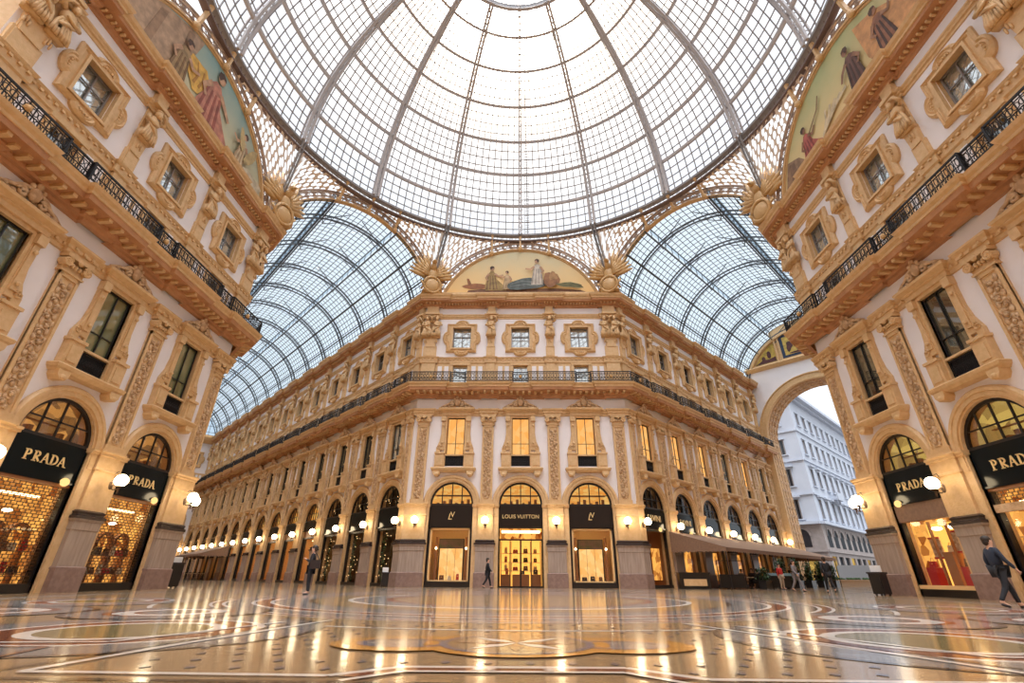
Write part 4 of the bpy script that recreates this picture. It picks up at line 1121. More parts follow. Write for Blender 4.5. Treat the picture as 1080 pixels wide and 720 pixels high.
# ------------------------------------------------------------------ glass vaults over the arcades
def vault(side, L_, label):
    az = 45*side; a = R(az); nx, ny = math.sin(a), math.cos(a)
    root = bpy.data.objects.new('glass_vault', None); COL.objects.link(root); root.location = (nx*AM, ny*AM, 0); root.rotation_euler = (0, 0, -a)
    tag(root, label, 'glass vault')
    lim = math.degrees(math.acos((22.95-ZA)/RA_)); RV = RA_
    def pt(t, y, dr=0): t = R(t); return Vector(((RV+dr)*math.sin(t), y, ZA+(RV+dr)*math.cos(t)))
    LT = 24            # the raised strip along the crown
    H = .9
    def rpt(t, y): p = pt(t, y); p.z += H; return p
    mb = MB(); n = 40
    def strip(f, t0, t1, k):
        vs = [f(t0+(t1-t0)*i/k, y) for i in range(k+1) for y in (0, L_)]
        mb.add(vs, [(2*i, 2*i+1, 2*i+3, 2*i+2) for i in range(k)])
    strip(pt, -lim, -LT, 14); strip(pt, LT, lim, 14); strip(rpt, -LT-2, LT+2, 14)
    for t_ in (-LT, LT): mb.add([pt(t_, 0), pt(t_, L_), rpt(t_, L_), rpt(t_, 0)], [(0,1,2,3)])
    build('vault_glass', mb, 'vaultglass', root, smooth=True)
    bars = MB()
    ts = [t for t in [i*4.0 for i in range(-19, 20)] if abs(t) < lim]
    for t in ts:
        f = rpt if abs(t) <= LT-.5 else pt
        big = abs(abs(t)-44) < .1 or abs(abs(t)-24) < .1
        if not big: bars.bar(f(t, 0), f(t, L_), .05, .05)
    k = int(L_/.6)
    for j in range(k+1):
        y = L_*j/k; tt = [-lim+(lim-LT)*i/8 for i in range(9)]
        for q in range(8):
            for s in (1, -1): bars.bar(pt(s*tt[q], y), pt(s*tt[q+1], y), .035, .04, up=(0,1,0))
        tt = [-LT+2*LT*i/8 for i in range(9)]
        for q in range(8): bars.bar(rpt(tt[q], y), rpt(tt[q+1], y), .035, .04, up=(0,1,0))
    build('glazing_bars', bars, 'vaultiron', root)
    for s in (-1, 1):
        for t in (LT, 44, 62):
            mb = MB()
            for dr_ in (0, -.3) if t != 62 else (0,): mb.bar(pt(s*t, 0, dr_), pt(s*t, L_, dr_), .10, .10)
            if t == LT:
                mb.bar(rpt(s*t, 0), rpt(s*t, L_), .08, .08); kk = int(L_/(BA/4))
                for j in range(kk+1): y = L_*j/kk; mb.bar(pt(s*t, y), rpt(s*t, y), .05)
            build('purlin', mb, 'vaultiron', root)
    nb = NL if side < 0 else NR
    def ribm():
        mb = MB(); n = 36
        for dr_ in (.0, -.34):
            for q in range(n): mb.bar(pt(-lim+2*lim*q/n, 0, dr_), pt(-lim+2*lim*(q+1)/n, 0, dr_), .12, .09, up=(0,1,0))
        for q in range(n+1): t = -lim+2*lim*q/n; mb.bar(pt(t, 0, 0), pt(t, 0, -.34), .05, .05, up=(0,1,0))
        for s in (-1, 1):
            mb.poly([(s*(RA_*math.sin(R(lim))-.02), 23.6), (s*(RA_*math.sin(R(lim))-.45), 23.5), (s*(RA_*math.sin(R(lim))-.3), 22.75), (s*(RA_*math.sin(R(lim))+.05), 22.7)], -.08, .08)
            # raking struts to the raised strip
            p = pt(s*LT, 0, -.34); mb.bar(p, Vector((s*.6, 0, rpt(0,0).z-.1)), .06); mb.bar(p, Vector((s*(abs(p.x)-.15), 0, p.z-.5)), .07)
            mb.bar(Vector((s*(abs(p.x)-.15), 0, p.z-.5)), pt(s*10, 0, -.3), .05)
        return mb.mesh('vault_rib', 'vaultiron')
    rm = recalc(ribm())
    for t in mids_arm(nb):
        # the ribs stand over the windows; arm coordinates start at the mouth
        link('vault_rib', rm, root, (0, t-0.0 + (C0-C0), 0))
    link('vault_rib', rm, root, (0, L_-.1, 0))
    return root
vault(1, LR, 'short glass and iron vault ending at the street portal'); vault(-1, LL, 'long glass and iron vault over the deep arcade with many lamps')

# ------------------------------------------------------------------ far ends of the arcades
# long arcade: cross wall
e0 = arm_pt(-1, LL); dirn = Vector((-S2, -S2))
mid_end = e0 + dirn*6.86
ew = wall('wall_left_arcade_end', [-4.5, 0, 4.5], -6.9, 6.9, 4.5, (mid_end.x, mid_end.y), PI/4)
facade(ew, [-4.5, 0, 4.5], [-2.25, 2.25])
pe = placer((mid_end.x, mid_end.y), PI/4)
for c in (0, 4.5): upper_windows(pe, c, ['windark', 'windark', 'windark'])
pe_path = [Vector(pe(-6.9)[0][:2]), Vector(pe(6.9)[0][:2])]
n0 = 16
for z, prof in enumerate([[(0,11.9),(.2,12.0),(.24,12.4),(0,12.48)], [(0,13.3),(.3,13.5),(.9,13.8),(1.1,14.3),(0,14.36)], [(0,21.7),(.3,21.9),(.7,22.2),(.9,22.7),(0,22.8)]]):
    mb = MB(); mb.sweep(pe_path, prof); build('trim_%d' % (n0+z), mb, 'trim', kind='structure')
mb = MB()          # glazed fan above
pts = [(RA_*math.sin(R(-77+154*i/30)), ZA+RA_*math.cos(R(-77+154*i/30))) for i in range(31)]
mb.poly([p for p in pts if p[1] > 22.9], .1, .12); o = build('window_%d' % 900, mb, 'vaultglass', None, (mid_end.x, mid_end.y, 0), PI/4, kind='structure')
mb = MB()
for i in range(-6, 7): x = i*1.1; mb.bar((x, .05, 22.8), (x, .05, ZA+math.sqrt(max(.1, RA_*RA_-x*x))), .06)
for z in (23.8, 24.9, 26.0, 27.1): h = math.sqrt(RA_*RA_-(z-ZA)**2); mb.bar((-h, .05, z), (h, .05, z), .06)
build('window_frame', mb, 'vaultiron', o)

# short arcade: portal arch to the street
p0 = arm_pt(1, LR); dirn = Vector((S2, -S2)); mid_p = p0 + dirn*6.86
def portal():
    root = None
    hw, spr, top, dep = 6.05, 15.45, 24.2, 3.2
    mb = MB(); n = 32
    arc = [(-hw*math.cos(PI*i/n), spr+hw*math.sin(PI*i/n)) for i in range(n+1)]
    pts = [(-6.86,0),(-hw,0)]+arc+[(hw,0),(6.86,0),(6.86,top),(-6.86,top)]
    tr = tessellate_polygon([[Vector((p[0],p[1],0)) for p in pts]])
    for y in (0, dep): mb.add([(p[0],y,p[1]) for p in pts], [tuple(t) for t in tr], 0)
    op = [(-hw,0)]+arc+[(hw,0)]; m = len(op)
    mb.add([(p[0],0,p[1]) for p in op]+[(p[0],dep,p[1]) for p in op], [(i,i+1,m+i+1,m+i) for i in range(m-1)], 1)
    mb.box(-6.9, 6.9, 0, dep, top, 24.9, 1)
    o = link('wall_portal', mb.mesh('wall_portal', ['plaster', 'trim']), None, (mid_p.x, mid_p.y, 0), -PI/4, 'structure')
    mb = MB(); mb.arc(0, spr, [(hw,.1),(hw,-.15),(hw+.15,-.2),(hw+.2,-.12),(hw+.75,-.12),(hw+.8,-.22),(hw+.9,-.22),(hw+.95,0)], n=40)
    for s in (-1, 1): mb.box(*sorted((s*hw, s*6.86)), -.18, 0, 0, spr); mb.box(*sorted((s*(hw+.15), s*6.86)), -.1, -.05, 1, spr)
    build('archivolt', mb, 'trim', o)
    mb = MB()        # coffers on the underside
    for i in range(22):
        a = PI*(i+.5)/22
        for y in (.7, 1.6, 2.5):
            c = Vector((-(hw-.04)*math.cos(a), y, spr+(hw-.04)*math.sin(a))); e = Vector((math.sin(a), 0, math.cos(a))); nn = Vector((math.cos(a), 0, -math.sin(a)))
            for s in (-1, 1): mb.bar(c+e*s*.36-Vector((0,.34,0)), c+e*s*.36+Vector((0,.34,0)), .1, .12, up=nn); mb.bar(c-e*.36+Vector((0,s*.38,0)), c+e*.36+Vector((0,s*.38,0)), .08, .12, up=nn)
            mb.ell(c, (.1,.1,.1), 6, 4)
    for z in [1.2+.9*i for i in range(16)]:
        for s in (-1, 1):
            for y in (.7, 1.6, 2.5):
                for q in (-1, 1): mb.bar((s*(hw-.03), y-.34, z+q*.38), (s*(hw-.03), y+.34, z+q*.38), .08, .1); mb.bar((s*(hw-.03), y+q*.36, z-.38), (s*(hw-.03), y+q*.36, z+.38), .08, .08)
    build('coffering', mb, 'relief', o)
    mb = MB(); mb.sweep([(-6.9,0),(6.9,0)], [(0,24.05),(.15,24.1),(.3,24.3),(.4,24.5),(.3,24.6),(0,24.62)]); build('portal_cornice', mb, 'trim', o)
    # lunette of the portal: ribs and painted panels
    mb = MB(); th = [(RA_*math.sin(R(-64+128*i/30)), ZA+RA_*math.cos(R(-64+128*i/30))) for i in range(31)]
    th = [q for q in th if q[1] > 24.6]; mb.poly([(th[0][0], 24.6)]+th+[(th[-1][0], 24.6)], .05, .5); cr = [(RA_*math.sin(R(-26+52*i/12)), ZA+RA_*math.cos(R(-26+52*i/12))) for i in range(13)]; mb.poly([(cr[0][0], cr[0][1]-.4)]+[(x, z+.95) for x, z in cr]+[(cr[-1][0], cr[-1][1]-.4)], .05, .3); build('lunette_wall', mb, 'trim', o)
    mb = MB(); mb.arc(0, ZA, [(RA_-.5,-.05),(RA_-.4,-.2),(RA_-.1,-.2),(RA_,0)], 27, 153, 36)
    for x in (-2.75, -2.35, 2.35, 2.75): mb.box(x-.06, x+.06, -.15, .05, 24.6, 27.9 if abs(x) < 2.5 else 27.7)
    build('lunette_ribs', mb, 'trim', o)
    def tri(s): return [(s*2.95, 24.85), (s*5.6, 24.85), (s*4.6, 26.1), (s*3.7, 26.9), (s*2.95, 27.35)]
    for s, nm in ((-1, 'painted_panel'), (1, 'painted_panel')):
        mb = MB(); mb.poly(tri(s), 0, .06); q = build(nm, mb, pm('goldbg', (.62,.42,.08)), o)
        mb = MB(); mb.poly([(s*5.5,24.9),(s*4.5,25.4),(s*3.8,25.3),(s*3.0,25.5),(s*3.0,24.9)], -.02, 0); mb.poly(blob(s*3.7,25.9,.25,.5,10), -.03, 0); mb.poly(blob(s*4.4,25.5,.22,.35,10), -.03, 0)
        build('painted_figures', mb, pm('darkred', (.10,.03,.03)), q)
    mb = MB(); mb.box(-2.2, 2.2, -.02, .04, 24.9, 27.9); q = build('crest_panel', mb, pm('navy', (.03,.05,.10)), o)
    mb = MB(); mb.box(-1.85, 1.85, -.04, .0, 25.2, 27.6); build('gold_field', mb, pm('goldbg2', (.66,.45,.10)), q)
    mb = MB(); mb.poly([(-.5,25.6),(.5,25.6),(.65,27.2),(0,27.4),(-.65,27.2)], -.07, -.04); build('crest_shield', mb, pm('cream', (.6,.5,.4)), q)
    mb = MB(); mb.box(-.09,.09,-.09,-.06,25.7,27.3); mb.box(-.5,.5,-.09,-.06,26.55,26.75); build('crest_cross', mb, pm('crossred', (.30,.03,.03)), q)
    mb = MB()
    for s in (-1, 1): mb.poly(blob(s*1.2, 26.3, .35, .7, 12, s*15, .15), -.06, -.04)
    mb.poly(blob(0, 25.35, 1.4, .12, 14), -.06, -.04); build('crest_supporters', mb, pm('darkred', (.10,.03,.03)), q)
portal()

# ------------------------------------------------------------------ shopfronts
def half_disc(r, y, n=20, cz=SPR):
    return [(r*math.cos(PI*i/n), cz+r*math.sin(PI*i/n)) for i in range(n+1)]
def fanlight(root, backing, bars='blackframe', nb=3):
    def f():
        mb = MB(); mb.arc(0, SPR, [(1.57,.08),(1.44,.08),(1.44,.2),(1.57,.2)], n=20); mb.box(-1.57, 1.57, .08, .2, SPR-.06, SPR+.06)
        for i in range(nb): x = 1.44*(-1+2*(i+1)/(nb+1)); mb.box(x-.035, x+.035, .1, .16, SPR, SPR+math.sqrt(1.5*1.5-x*x))
        mb.box(-1.4, 1.4, .1, .16, SPR+.62, SPR+.67)
        return mb.mesh('fanlight_frame', bars)
    link('fanlight_frame', cached('fan%d' % nb, f), root)
    def g():
        mb = MB(); mb.poly(half_disc(1.5, 0), .17, .18); return mb.mesh('fanlight_pane', 'pane')
    link('fanlight_pane', cached('fanpane', g), root)
    def h():
        mb = MB(); mb.poly(half_disc(1.9, 0), 2.3, 2.35); hd = half_disc(1.9, 0)
        mb.add([(x, .55, z) for x, z in hd]+[(x, 2.3, z) for x, z in hd], [(i, i+1, len(hd)+i+1, len(hd)+i) for i in range(len(hd)-1)])
        return mb.mesh('mezzanine_room', backing)
    link('mezzanine_room', cached('mezzroom'+backing, h), root)
    def q():
        mb = MB(); mb.box(-1.5, 1.5, .8, 1.28, SPR-.02, SPR+.05)
        for i in range(6): x = -1.15+i*.45; mb.box(x-.1, x+.1, .95, 1.2, SPR+.05, SPR+.25+.12*(i % 3))
        mb.box(-1.3, 1.3, 1.1, 1.25, SPR+.72, SPR+.76)
        return mb.mesh('mezzanine_shelf', 'shopwood')
    link('mezzanine_shelf', cached('mezzshelf', q), root)
def signboard(root, m='blacksign', z0=3.85):
    def f():
        mb = MB(); mb.box(-1.57, 1.57, .06, .16, z0, 5.24); mb.box(-1.57, 1.57, .0, .18, z0-.07, z0); return mb.mesh('sign_board', m)
    link('sign_board', cached('sign%s%g' % (m, z0), f), root)
def sign_shell(root, x):
    def f():
        mb = MB(); mb.ell((0, .0, 3.86), (.2, .1, .16), 10, 8); return mb.mesh('sign_light', M['shellglow'])
    link('sign_light', cached('shell', f), root, (x, 0, 0))
M['shellglow'] = emit('gilt_shell_light', (1.0, .62, .22), 1.3)
def room(root, m='shopwall', dep=2.6, z1=3.85, floor='shopwood'):
    def f():
        mb = MB(); x = 1.75
        mb.add([(-x,.6,0),(x,.6,0),(x,dep,0),(-x,dep,0),(-x,.6,z1),(x,.6,z1),(x,dep,z1),(-x,dep,z1)], [(0,4,7,3),(1,2,6,5),(2,3,7,6),(4,5,6,7)], 0)
        mb.add([(-x,.2,.02),(x,.2,.02),(x,dep,.02),(-x,dep,.02)], [(0,1,2,3)], 1)
        return mb.mesh('shop_interior', [m, floor])
    link('shop_interior', cached('room%s%g%g' % (m, dep, z1), f), root)
def striplight(root, z=3.75, y0=.9, y1=1.1, x=1.4, m='lightbar'):
    def f():
        mb = MB(); mb.box(-x, x, y0, y1, z, z+.06); return mb.mesh('ceiling_light', m)
    link('ceiling_light', cached('strip%g%g%s' % (z, y0, m), f), root)
def outer_frame(root, m='blackframe', z0=0, wd=.14):
    def f():
        mb = MB()
        for s in (-1, 1): mb.box(*sorted((s*1.57, s*(1.57-wd))), .12, .34, z0, 3.85)
        mb.box(-1.57, 1.57, .12, .34, 3.72, 3.85); 
        if z0 > .01: mb.box(-1.57, 1.57, .05, .5, 0, z0)
        return mb.mesh('shop_frame', m)
    link('shop_frame', cached('ofr%s%g%g' % (m, z0, wd), f), root)
def shop_pane(root, z0=.35, z1=3.72):
    link('shop_pane', rectpane(-1.43, 1.43, z0, z1, .24, 'shop_pane', 'pane'), root)
BAGN = [0]
def bag_me(kind):
    def f():
        mb = MB(); w_, h_, d_ = [(.17,.15,.06), (.13,.13,.07), (.10,.19,.05), (.19,.12,.07)][kind % 4]
        mb.add([(-w_,-d_,0),(w_,-d_,0),(w_,d_,0),(-w_,d_,0),(-w_*.85,-d_*.6,2*h_),(w_*.85,-d_*.6,2*h_),(w_*.85,d_*.6,2*h_),(-w_*.85,d_*.6,2*h_)], [(0,3,2,1),(4,5,6,7),(0,1,5,4),(1,2,6,5),(2,3,7,6),(3,0,4,7)], 0)
        mb.tube([(w_*.5*math.cos(PI*i/8), 0, 2*h_+w_*.8*math.sin(PI*i/8)) for i in range(9)], .012, 5, mi=1)
        mb.box(-.03, .03, -d_-.01, -d_*.5, h_*1.1, h_*1.4, 1)
        return mb.mesh('handbag', [['leather', 'leather2', 'red', 'panelpale'][(kind*3+kind//4) % 4], 'gold'])
    return cached('bag%d' % kind, f)
NTH = ['first', 'second', 'third', 'fourth', 'fifth', 'sixth', 'seventh']
def bags(pl, x, spots, where, group):
    zs = sorted({q[2] for q in spots}); zn = {1: [''], 2: ['lower shelf', 'upper shelf'], 3: ['bottom shelf', 'middle shelf', 'top shelf']}[len(zs)]
    for i, (dx, dy, z) in enumerate(spots):
        row = [q for q in sorted(q2[0] for q2 in spots if q2[2] == z)]; zz = zn[zs.index(z)]
        loc, rz = pl(x+dx, dy, z)
        k = BAGN[0] % 8; BAGN[0] += 1
        o = link('handbag', bag_me(k), None, loc, rz)
        tag(o, '%s bag%s, %s from the left%s, %s' % (('upright', 'boxy', 'tall', 'wide')[k % 4], '', NTH[row.index(dx)], ' on the '+zz if zz else '', where), 'handbag', group)
def shelves(root, zs, x0=-1.3, x1=1.3, y0=1.9, y1=2.3, m='shelfwhite'):
    for z in zs:
        mb = MB(); mb.box(x0, x1, y0, y1, z-.03, z); build('shelf', mb, m, root)
def front(pl, x, label):
    loc, rz = pl(x); root = bpy.data.objects.new('shopfront', None); COL.objects.link(root); root.location = loc; root.rotation_euler = (0,0,rz)
    return tag(root, label, 'shopfront')
def backpanel(root, m, y=2.55, z0=0, z1=3.8, x=1.7):
    def f():
        mb = MB(); mb.box(-x, x, y, y+.03, z0, z1); return mb.mesh('back_panel', m)
    link('back_panel', cached('bp%s%g%g' % (m, y, z1), f), root)  # in the emissive materials this panel glows itself, standing in for shop lighting
def monogram(root):
    text('monogram_letter', 'L', .62, root, (-.08, .04, 4.28), 'letter', .015, shear=.25); text('monogram_letter', 'V', .52, root, (.12, .03, 4.44), 'letter', .015)
def prada_letters(root):
    """serif capitals drawn as strokes"""
    mb = MB(); H = .37; t, h = .062, .03
    def st(x0, z0, x1, z1, w_):
        mb.bar((x0, .04, z0), (x1, .04, z1), w_, .03, up=(0,1,0))
    def bowl(cx, cz, rx, rz, a0, a1, w_):
        pts = [(cx+rx*math.cos(R(a0+(a1-a0)*i/10)), .04, cz+rz*math.sin(R(a0+(a1-a0)*i/10))) for i in range(11)]
        for i in range(10): mb.bar(pts[i], pts[i+1], w_*(.5+.5*math.sin(PI*(i+.5)/10)), .03, up=(0,1,0))
    z = 4.36; x = -.84
    for ch in 'PRADA':
        if ch in 'PRD': st(x+.04, z, x+.04, z+H, t); st(x-.03, z+.012, x+.12, z+.012, h); st(x-.03, z+H-.012, x+.1, z+H-.012, h)
        if ch in 'PR': bowl(x+.06, z+H*.74, .14, H*.25, 90, -90, t)
        if ch == 'R': st(x+.08, z+H*.48, x+.24, z+.02, t)
        if ch == 'D': bowl(x+.05, z+H*.5, .21, H*.48, 90, -90, t)
        if ch == 'A': st(x, z, x+.12, z+H, h); st(x+.12, z+H, x+.24, z, t); st(x+.06, z+H*.35, x+.22, z+H*.35, h); st(x-.04, z+.012, x+.05, z+.012, h); st(x+.22, z+.012, x+.34, z+.012, h)
        x += .35
    build('sign_letters', mb, 'letter', root)
def brick_shutter(root, z0, z1, dense=True):
    def f():
        mb = MB(); rows = int((z1-z0)/.115)
        for i in range(rows+1):
            z = z0+i*.115; mb.box(-1.43, 1.43, .14, .16, z-.011, z+.011)
            if i < rows:
                for j in range(13):
                    xx = -1.43+.11+j*.22+(.11 if i % 2 else 0)
                    if abs(xx) < 1.43: mb.box(xx-.011, xx+.011, .14, .16, z, z+.115)
        return mb.mesh('rolling_grille', 'bronze')
    link('rolling_grille', cached('shut%g%g' % (z0, z1), f), root)

# -- central front: three luggage boutique bays
pl = FAC['C'][0]
for i, x in enumerate((-BC, BC)):
    side = ('left', 'right')[i]; near = ('long arcade', 'street arcade')[i]
    r = front(pl, x, 'monogram-signed display window with pale three-panel screen, on the %s side' % near)
    fanlight(r, 'fanlit'); signboard(r, 'brownsign'); monogram(r); outer_frame(r, z0=.34, wd=.16); shop_pane(r); room(r, dep=2.4); striplight(r, 3.74, 1.0, 1.15)
    mb = MB()
    for s in (-1, 1): mb.box(*sorted((s*1.41, s*1.30)), .15, .5, .34, 3.72)
    mb.box(-1.41, 1.41, .15, .5, 3.60, 3.72); mb.box(-1.41, 1.41, .15, .7, .34, .42); build('gilt_inner_frame', mb, 'shopwall', r)
    def scr():
        mb = MB()
        for j in range(3):
            a = -.84+j*.56; mb.box(a+.015, a+.545, 1.35, 1.4, .42, 2.45)
            mb.box(a+.015, a+.545, 1.3, 1.36, 1.5, 1.54); mb.box(a+.2, a+.35, 1.28, 1.34, 1.05, 1.2)
        return mb.mesh('folding_screen', 'screenlit')
    M.setdefault('screenlit', emit('glowing_folding_screen', (1.0, .58, .22), 1.25, (.9, .40, .10), 2.5))  # screen is no lamp; the light falling on it is put into emission
    link('folding_screen', cached('scr', scr), r)
    mb = MB(); mb.box(-.86, .86, 1.34, 1.4, 2.48, 3.05); build('header_picture', mb, mat('header%d' % i, (.06, .10, .05), .4, col2=(.22, .12, .10), scale=1.5), r)
    mb = MB(); mb.box(-.92, .92, 1.42, 1.46, .40, 3.1); build('screen_surround', mb, 'leather2', r)
    for s in (-1, 1):
        mb = MB(); mb.box(*sorted((s*1.0, s*1.16)), 1.2, 1.5, .42, 3.2); build('display_post', mb, 'shopwood', r)
        mb = MB(); mb.ell((s*1.08, 1.1, 2.45), .07, 8, 6); build('spot_lamp', mb, 'spot', r)
    bags(pl, x, [(-.56, 1.15, .42), (0, 1.1, .42), (.56, 1.15, .42)], 'window by the %s' % near, 'handbags in the display window by the %s' % near)
r = front(pl, 0, 'open boutique entrance with lettered sign and tall lit glass doors in the middle arch')
fanlight(r, 'fanlit'); signboard(r, 'brownsign'); text('sign_letters', 'LOUIS VUITTON', .36, r, (0, .04, 4.38), 'letter', .012)
outer_frame(r, wd=.08); room(r, dep=3.0); backpanel(r, 'backwall', 2.95)
mb = MB(); mb.box(-1.35, 1.35, .2, .3, 3.42, 3.58); build('light_strip', mb, 'lightbar', r)
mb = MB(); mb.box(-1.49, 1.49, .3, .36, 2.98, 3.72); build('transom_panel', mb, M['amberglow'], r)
mb = MB(); mb.box(-1.49, 1.49, .16, .3, 2.92, 3.02)
for xx in (-1.45, -.74, -.03, .03, .74, 1.45): mb.box(xx-.03, xx+.03, .18, .26, 0, 2.95)
mb.box(-1.49, 1.49, .18, .26, 0, .09); build('door_frame', mb, 'blackframe', r)
for k in range(4):
    xa = -1.42+.71*k+(.04 if k > 1 else 0); mb = MB(); mb.box(xa+.03, xa+.65, .2, .22, .1, 2.9); d_ = build('glass_door_leaf', mb, 'pane', r)
    mb = MB(); hx = xa+(.6 if k % 2 == 0 else .08); mb.tube([(hx, .14, .95), (hx, .14, 1.5)], .018, 6); build('door_handle', mb, 'gold', d_)
shelves(r, (1.05, 1.6, 2.2), -1.4, 1.4, 2.3, 2.7)
mb = MB()
for xx in (-1.45, -.72, 0, .72, 1.45): mb.box(xx-.02, xx+.02, 2.3, 2.72, 0, 3.0)
build('shelf_upright', mb, 'shopwood', r)
mb = MB(); mb.box(-1.4, -.75, 1.6, 2.1, 0, .8); mb.box(-.6, .6, 1.6, 2.1, 0, .8); mb.box(.75, 1.4, 1.6, 2.1, 0, .8); build('counter', mb, 'shopwood', r)
bags(pl, 0, [(dx, 2.42, z) for z in (1.06, 1.61, 2.21) for dx in (-1.1, -.4, .35, 1.05)], 'behind the glass doors', 'handbags on the backlit shelves')
bags(pl, 0, [(-1.0, 1.8, .81), (0.1, 1.8, .81), (1.05, 1.8, .81)], 'counter behind the glass doors', 'handbags on the brown counter')

# -- side fronts
def goods(pl, x, seed, where, group, n=14):
    rnd = random.Random(seed)
    spots = [(-1.15+.38*(i % 7), .55+.08*rnd.random(), (.63, 1.39)[i//7]) for i in range(n)]
    bags(pl, x, spots, where, group)
def grille_shop(key, x, label, where, group, fan, seed):
    pl = FAC[key][0]; r = front(pl, x, label)
    fanlight(r, 'fan_brown' if key == 'W' else fan, nb=3); signboard(r, 'blacksign'); prada_letters(r); sign_shell(r, 1.1); outer_frame(r, 'blackframe', .3, .12); shop_pane(r)
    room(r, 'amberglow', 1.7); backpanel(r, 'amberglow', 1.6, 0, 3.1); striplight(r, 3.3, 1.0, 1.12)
    brick_shutter(r, .32 if key == 'W' else 3.2, 3.72)
    if key == 'E':
        mb = MB(); mb.box(-1.5, 1.5, .05, .2, 2.92, 3.2); build('grille_rail', mb, 'relief', r)
    mb = MB(); mb.box(-1.5, 1.5, .1, .2, 3.68, 3.85); build('grille_housing', mb, 'shopwood', r)
    shelves(r, (.62, 1.38, 2.1), -1.4, 1.4, .45, .75, 'shopwood')
    for s in (-.95, .05, 1.0):
        mb = MB(); mb.arc(s, 1.9, [(.46,1.0),(.46,.8),(.34,.8),(.34,1.0)], n=10); mb.box(s-.46, s-.34, .8, 1.0, .3, 1.9); mb.box(s+.34, s+.46, .8, 1.0, .3, 1.9); build('display_arch', mb, 'shopwood', r)
    for s in (-.6, .55):
        mb = MB(); mb.ell((s, 1.2, 2.75), (.16, .16, .06), 10, 6); build('spot_lamp', mb, 'spot', r)
    if x * (1 if key == 'W' else -1) > -1: goods(pl, x, seed, where, group)
    return r
for i, x in ((0, 0.0), (1, BC), (2, -BC)):
    nm = ('middle arch of the green-shaded front', 'arch nearest the long arcade', 'camera-end arch of the green-shaded front')[i]; ns = ('middle green-shaded arch', 'arch nearest long arcade', 'camera-end green-shaded arch')[i]
    grille_shop('W', x, 'boutique behind a brick-pattern rolling grille, %s' % nm, 'grille, %s' % ns, 'goods in the %s' % nm, 'fanlit_dim' if i == 0 else 'fanlit', 10+i)
for i, x in ((0, 0.0), (1, BC)):
    nm = ('middle arch of the opposite front', 'camera-end arch of the opposite front')[i]; ns = ('middle opposite arch', 'camera-end opposite arch')[i]
    grille_shop('E', x, 'boutique with black sign and rolling grille, %s' % nm, 'grille, %s' % ns, 'goods in the %s' % nm, 'fanlit_dim', 20+i)
pl = FAC['E'][0]; x = -BC
r = front(pl, x, 'open lit boutique window with framed red-edged pictures beside the street arcade')
fanlight(r, 'fanlit_dim'); signboard(r, 'blacksign'); prada_letters(r); sign_shell(r, -1.1); outer_frame(r, 'blackframe', .3, .12); shop_pane(r); room(r, 'amberglow', 1.5); backpanel(r, 'backwall', 1.4, 0, 3.0)
mb = MB(); mb.box(-1.5, 1.5, .05, .4, 3.05, 3.85); build('roller_blind', mb, 'awning', r)
mb = MB(); mb.box(-1.5, 1.5, -.02, .4, .3, .45); build('window_ledge', mb, 'shopwall', r)
for s in (-.75, .15):
    mb = MB(); mb.ell((s, 1.1, 2.75), (.2, .2, .08), 12, 6); build('ceiling_lamp', mb, 'spot', r)
for a, b, z0, z1 in ((-1.3,-.75,1.5,2.4), (-.1,.45,1.7,2.6), (.6,1.25,1.2,2.2)):
    mb = MB(); mb.box(a, b, 1.0, 1.06, z0, z1); q = build('framed_picture', mb, mat('pic%g' % a, (.85,.75,.6), .5, col2=(.35,.2,.12), scale=6), r)
    mb = MB(); mb.box(a-.03, b+.03, .97, 1.01, z1-.08, z1); mb.box(a-.03, b+.03, .97, 1.01, z0, z0+.08); build('red_edge', mb, 'red', q)
for a in (-1.1, .75):
    mb = MB(); mb.box(a-.25, a+.25, .45, .9, .4, 1.15); build('red_plinth', mb, 'red', r)
mb = MB(); mb.box(-.45, .05, .7, 1.3, .4, 1.75); build('wooden_stand', mb, 'shopwood', r)
mb = MB(); mb.box(-.62, -.55, .6, .7, .4, 3.0); mb.box(.3, .36, .6, .7, .4, 3.0); build('window_mullion', mb, 'shopwood', r)
bags(pl, x, [(-1.1, .65, 1.16), (.75, .65, 1.16), (-.2, .95, 1.76)], 'among the red-edged pictures', 'handbags among the red-edged pictures')

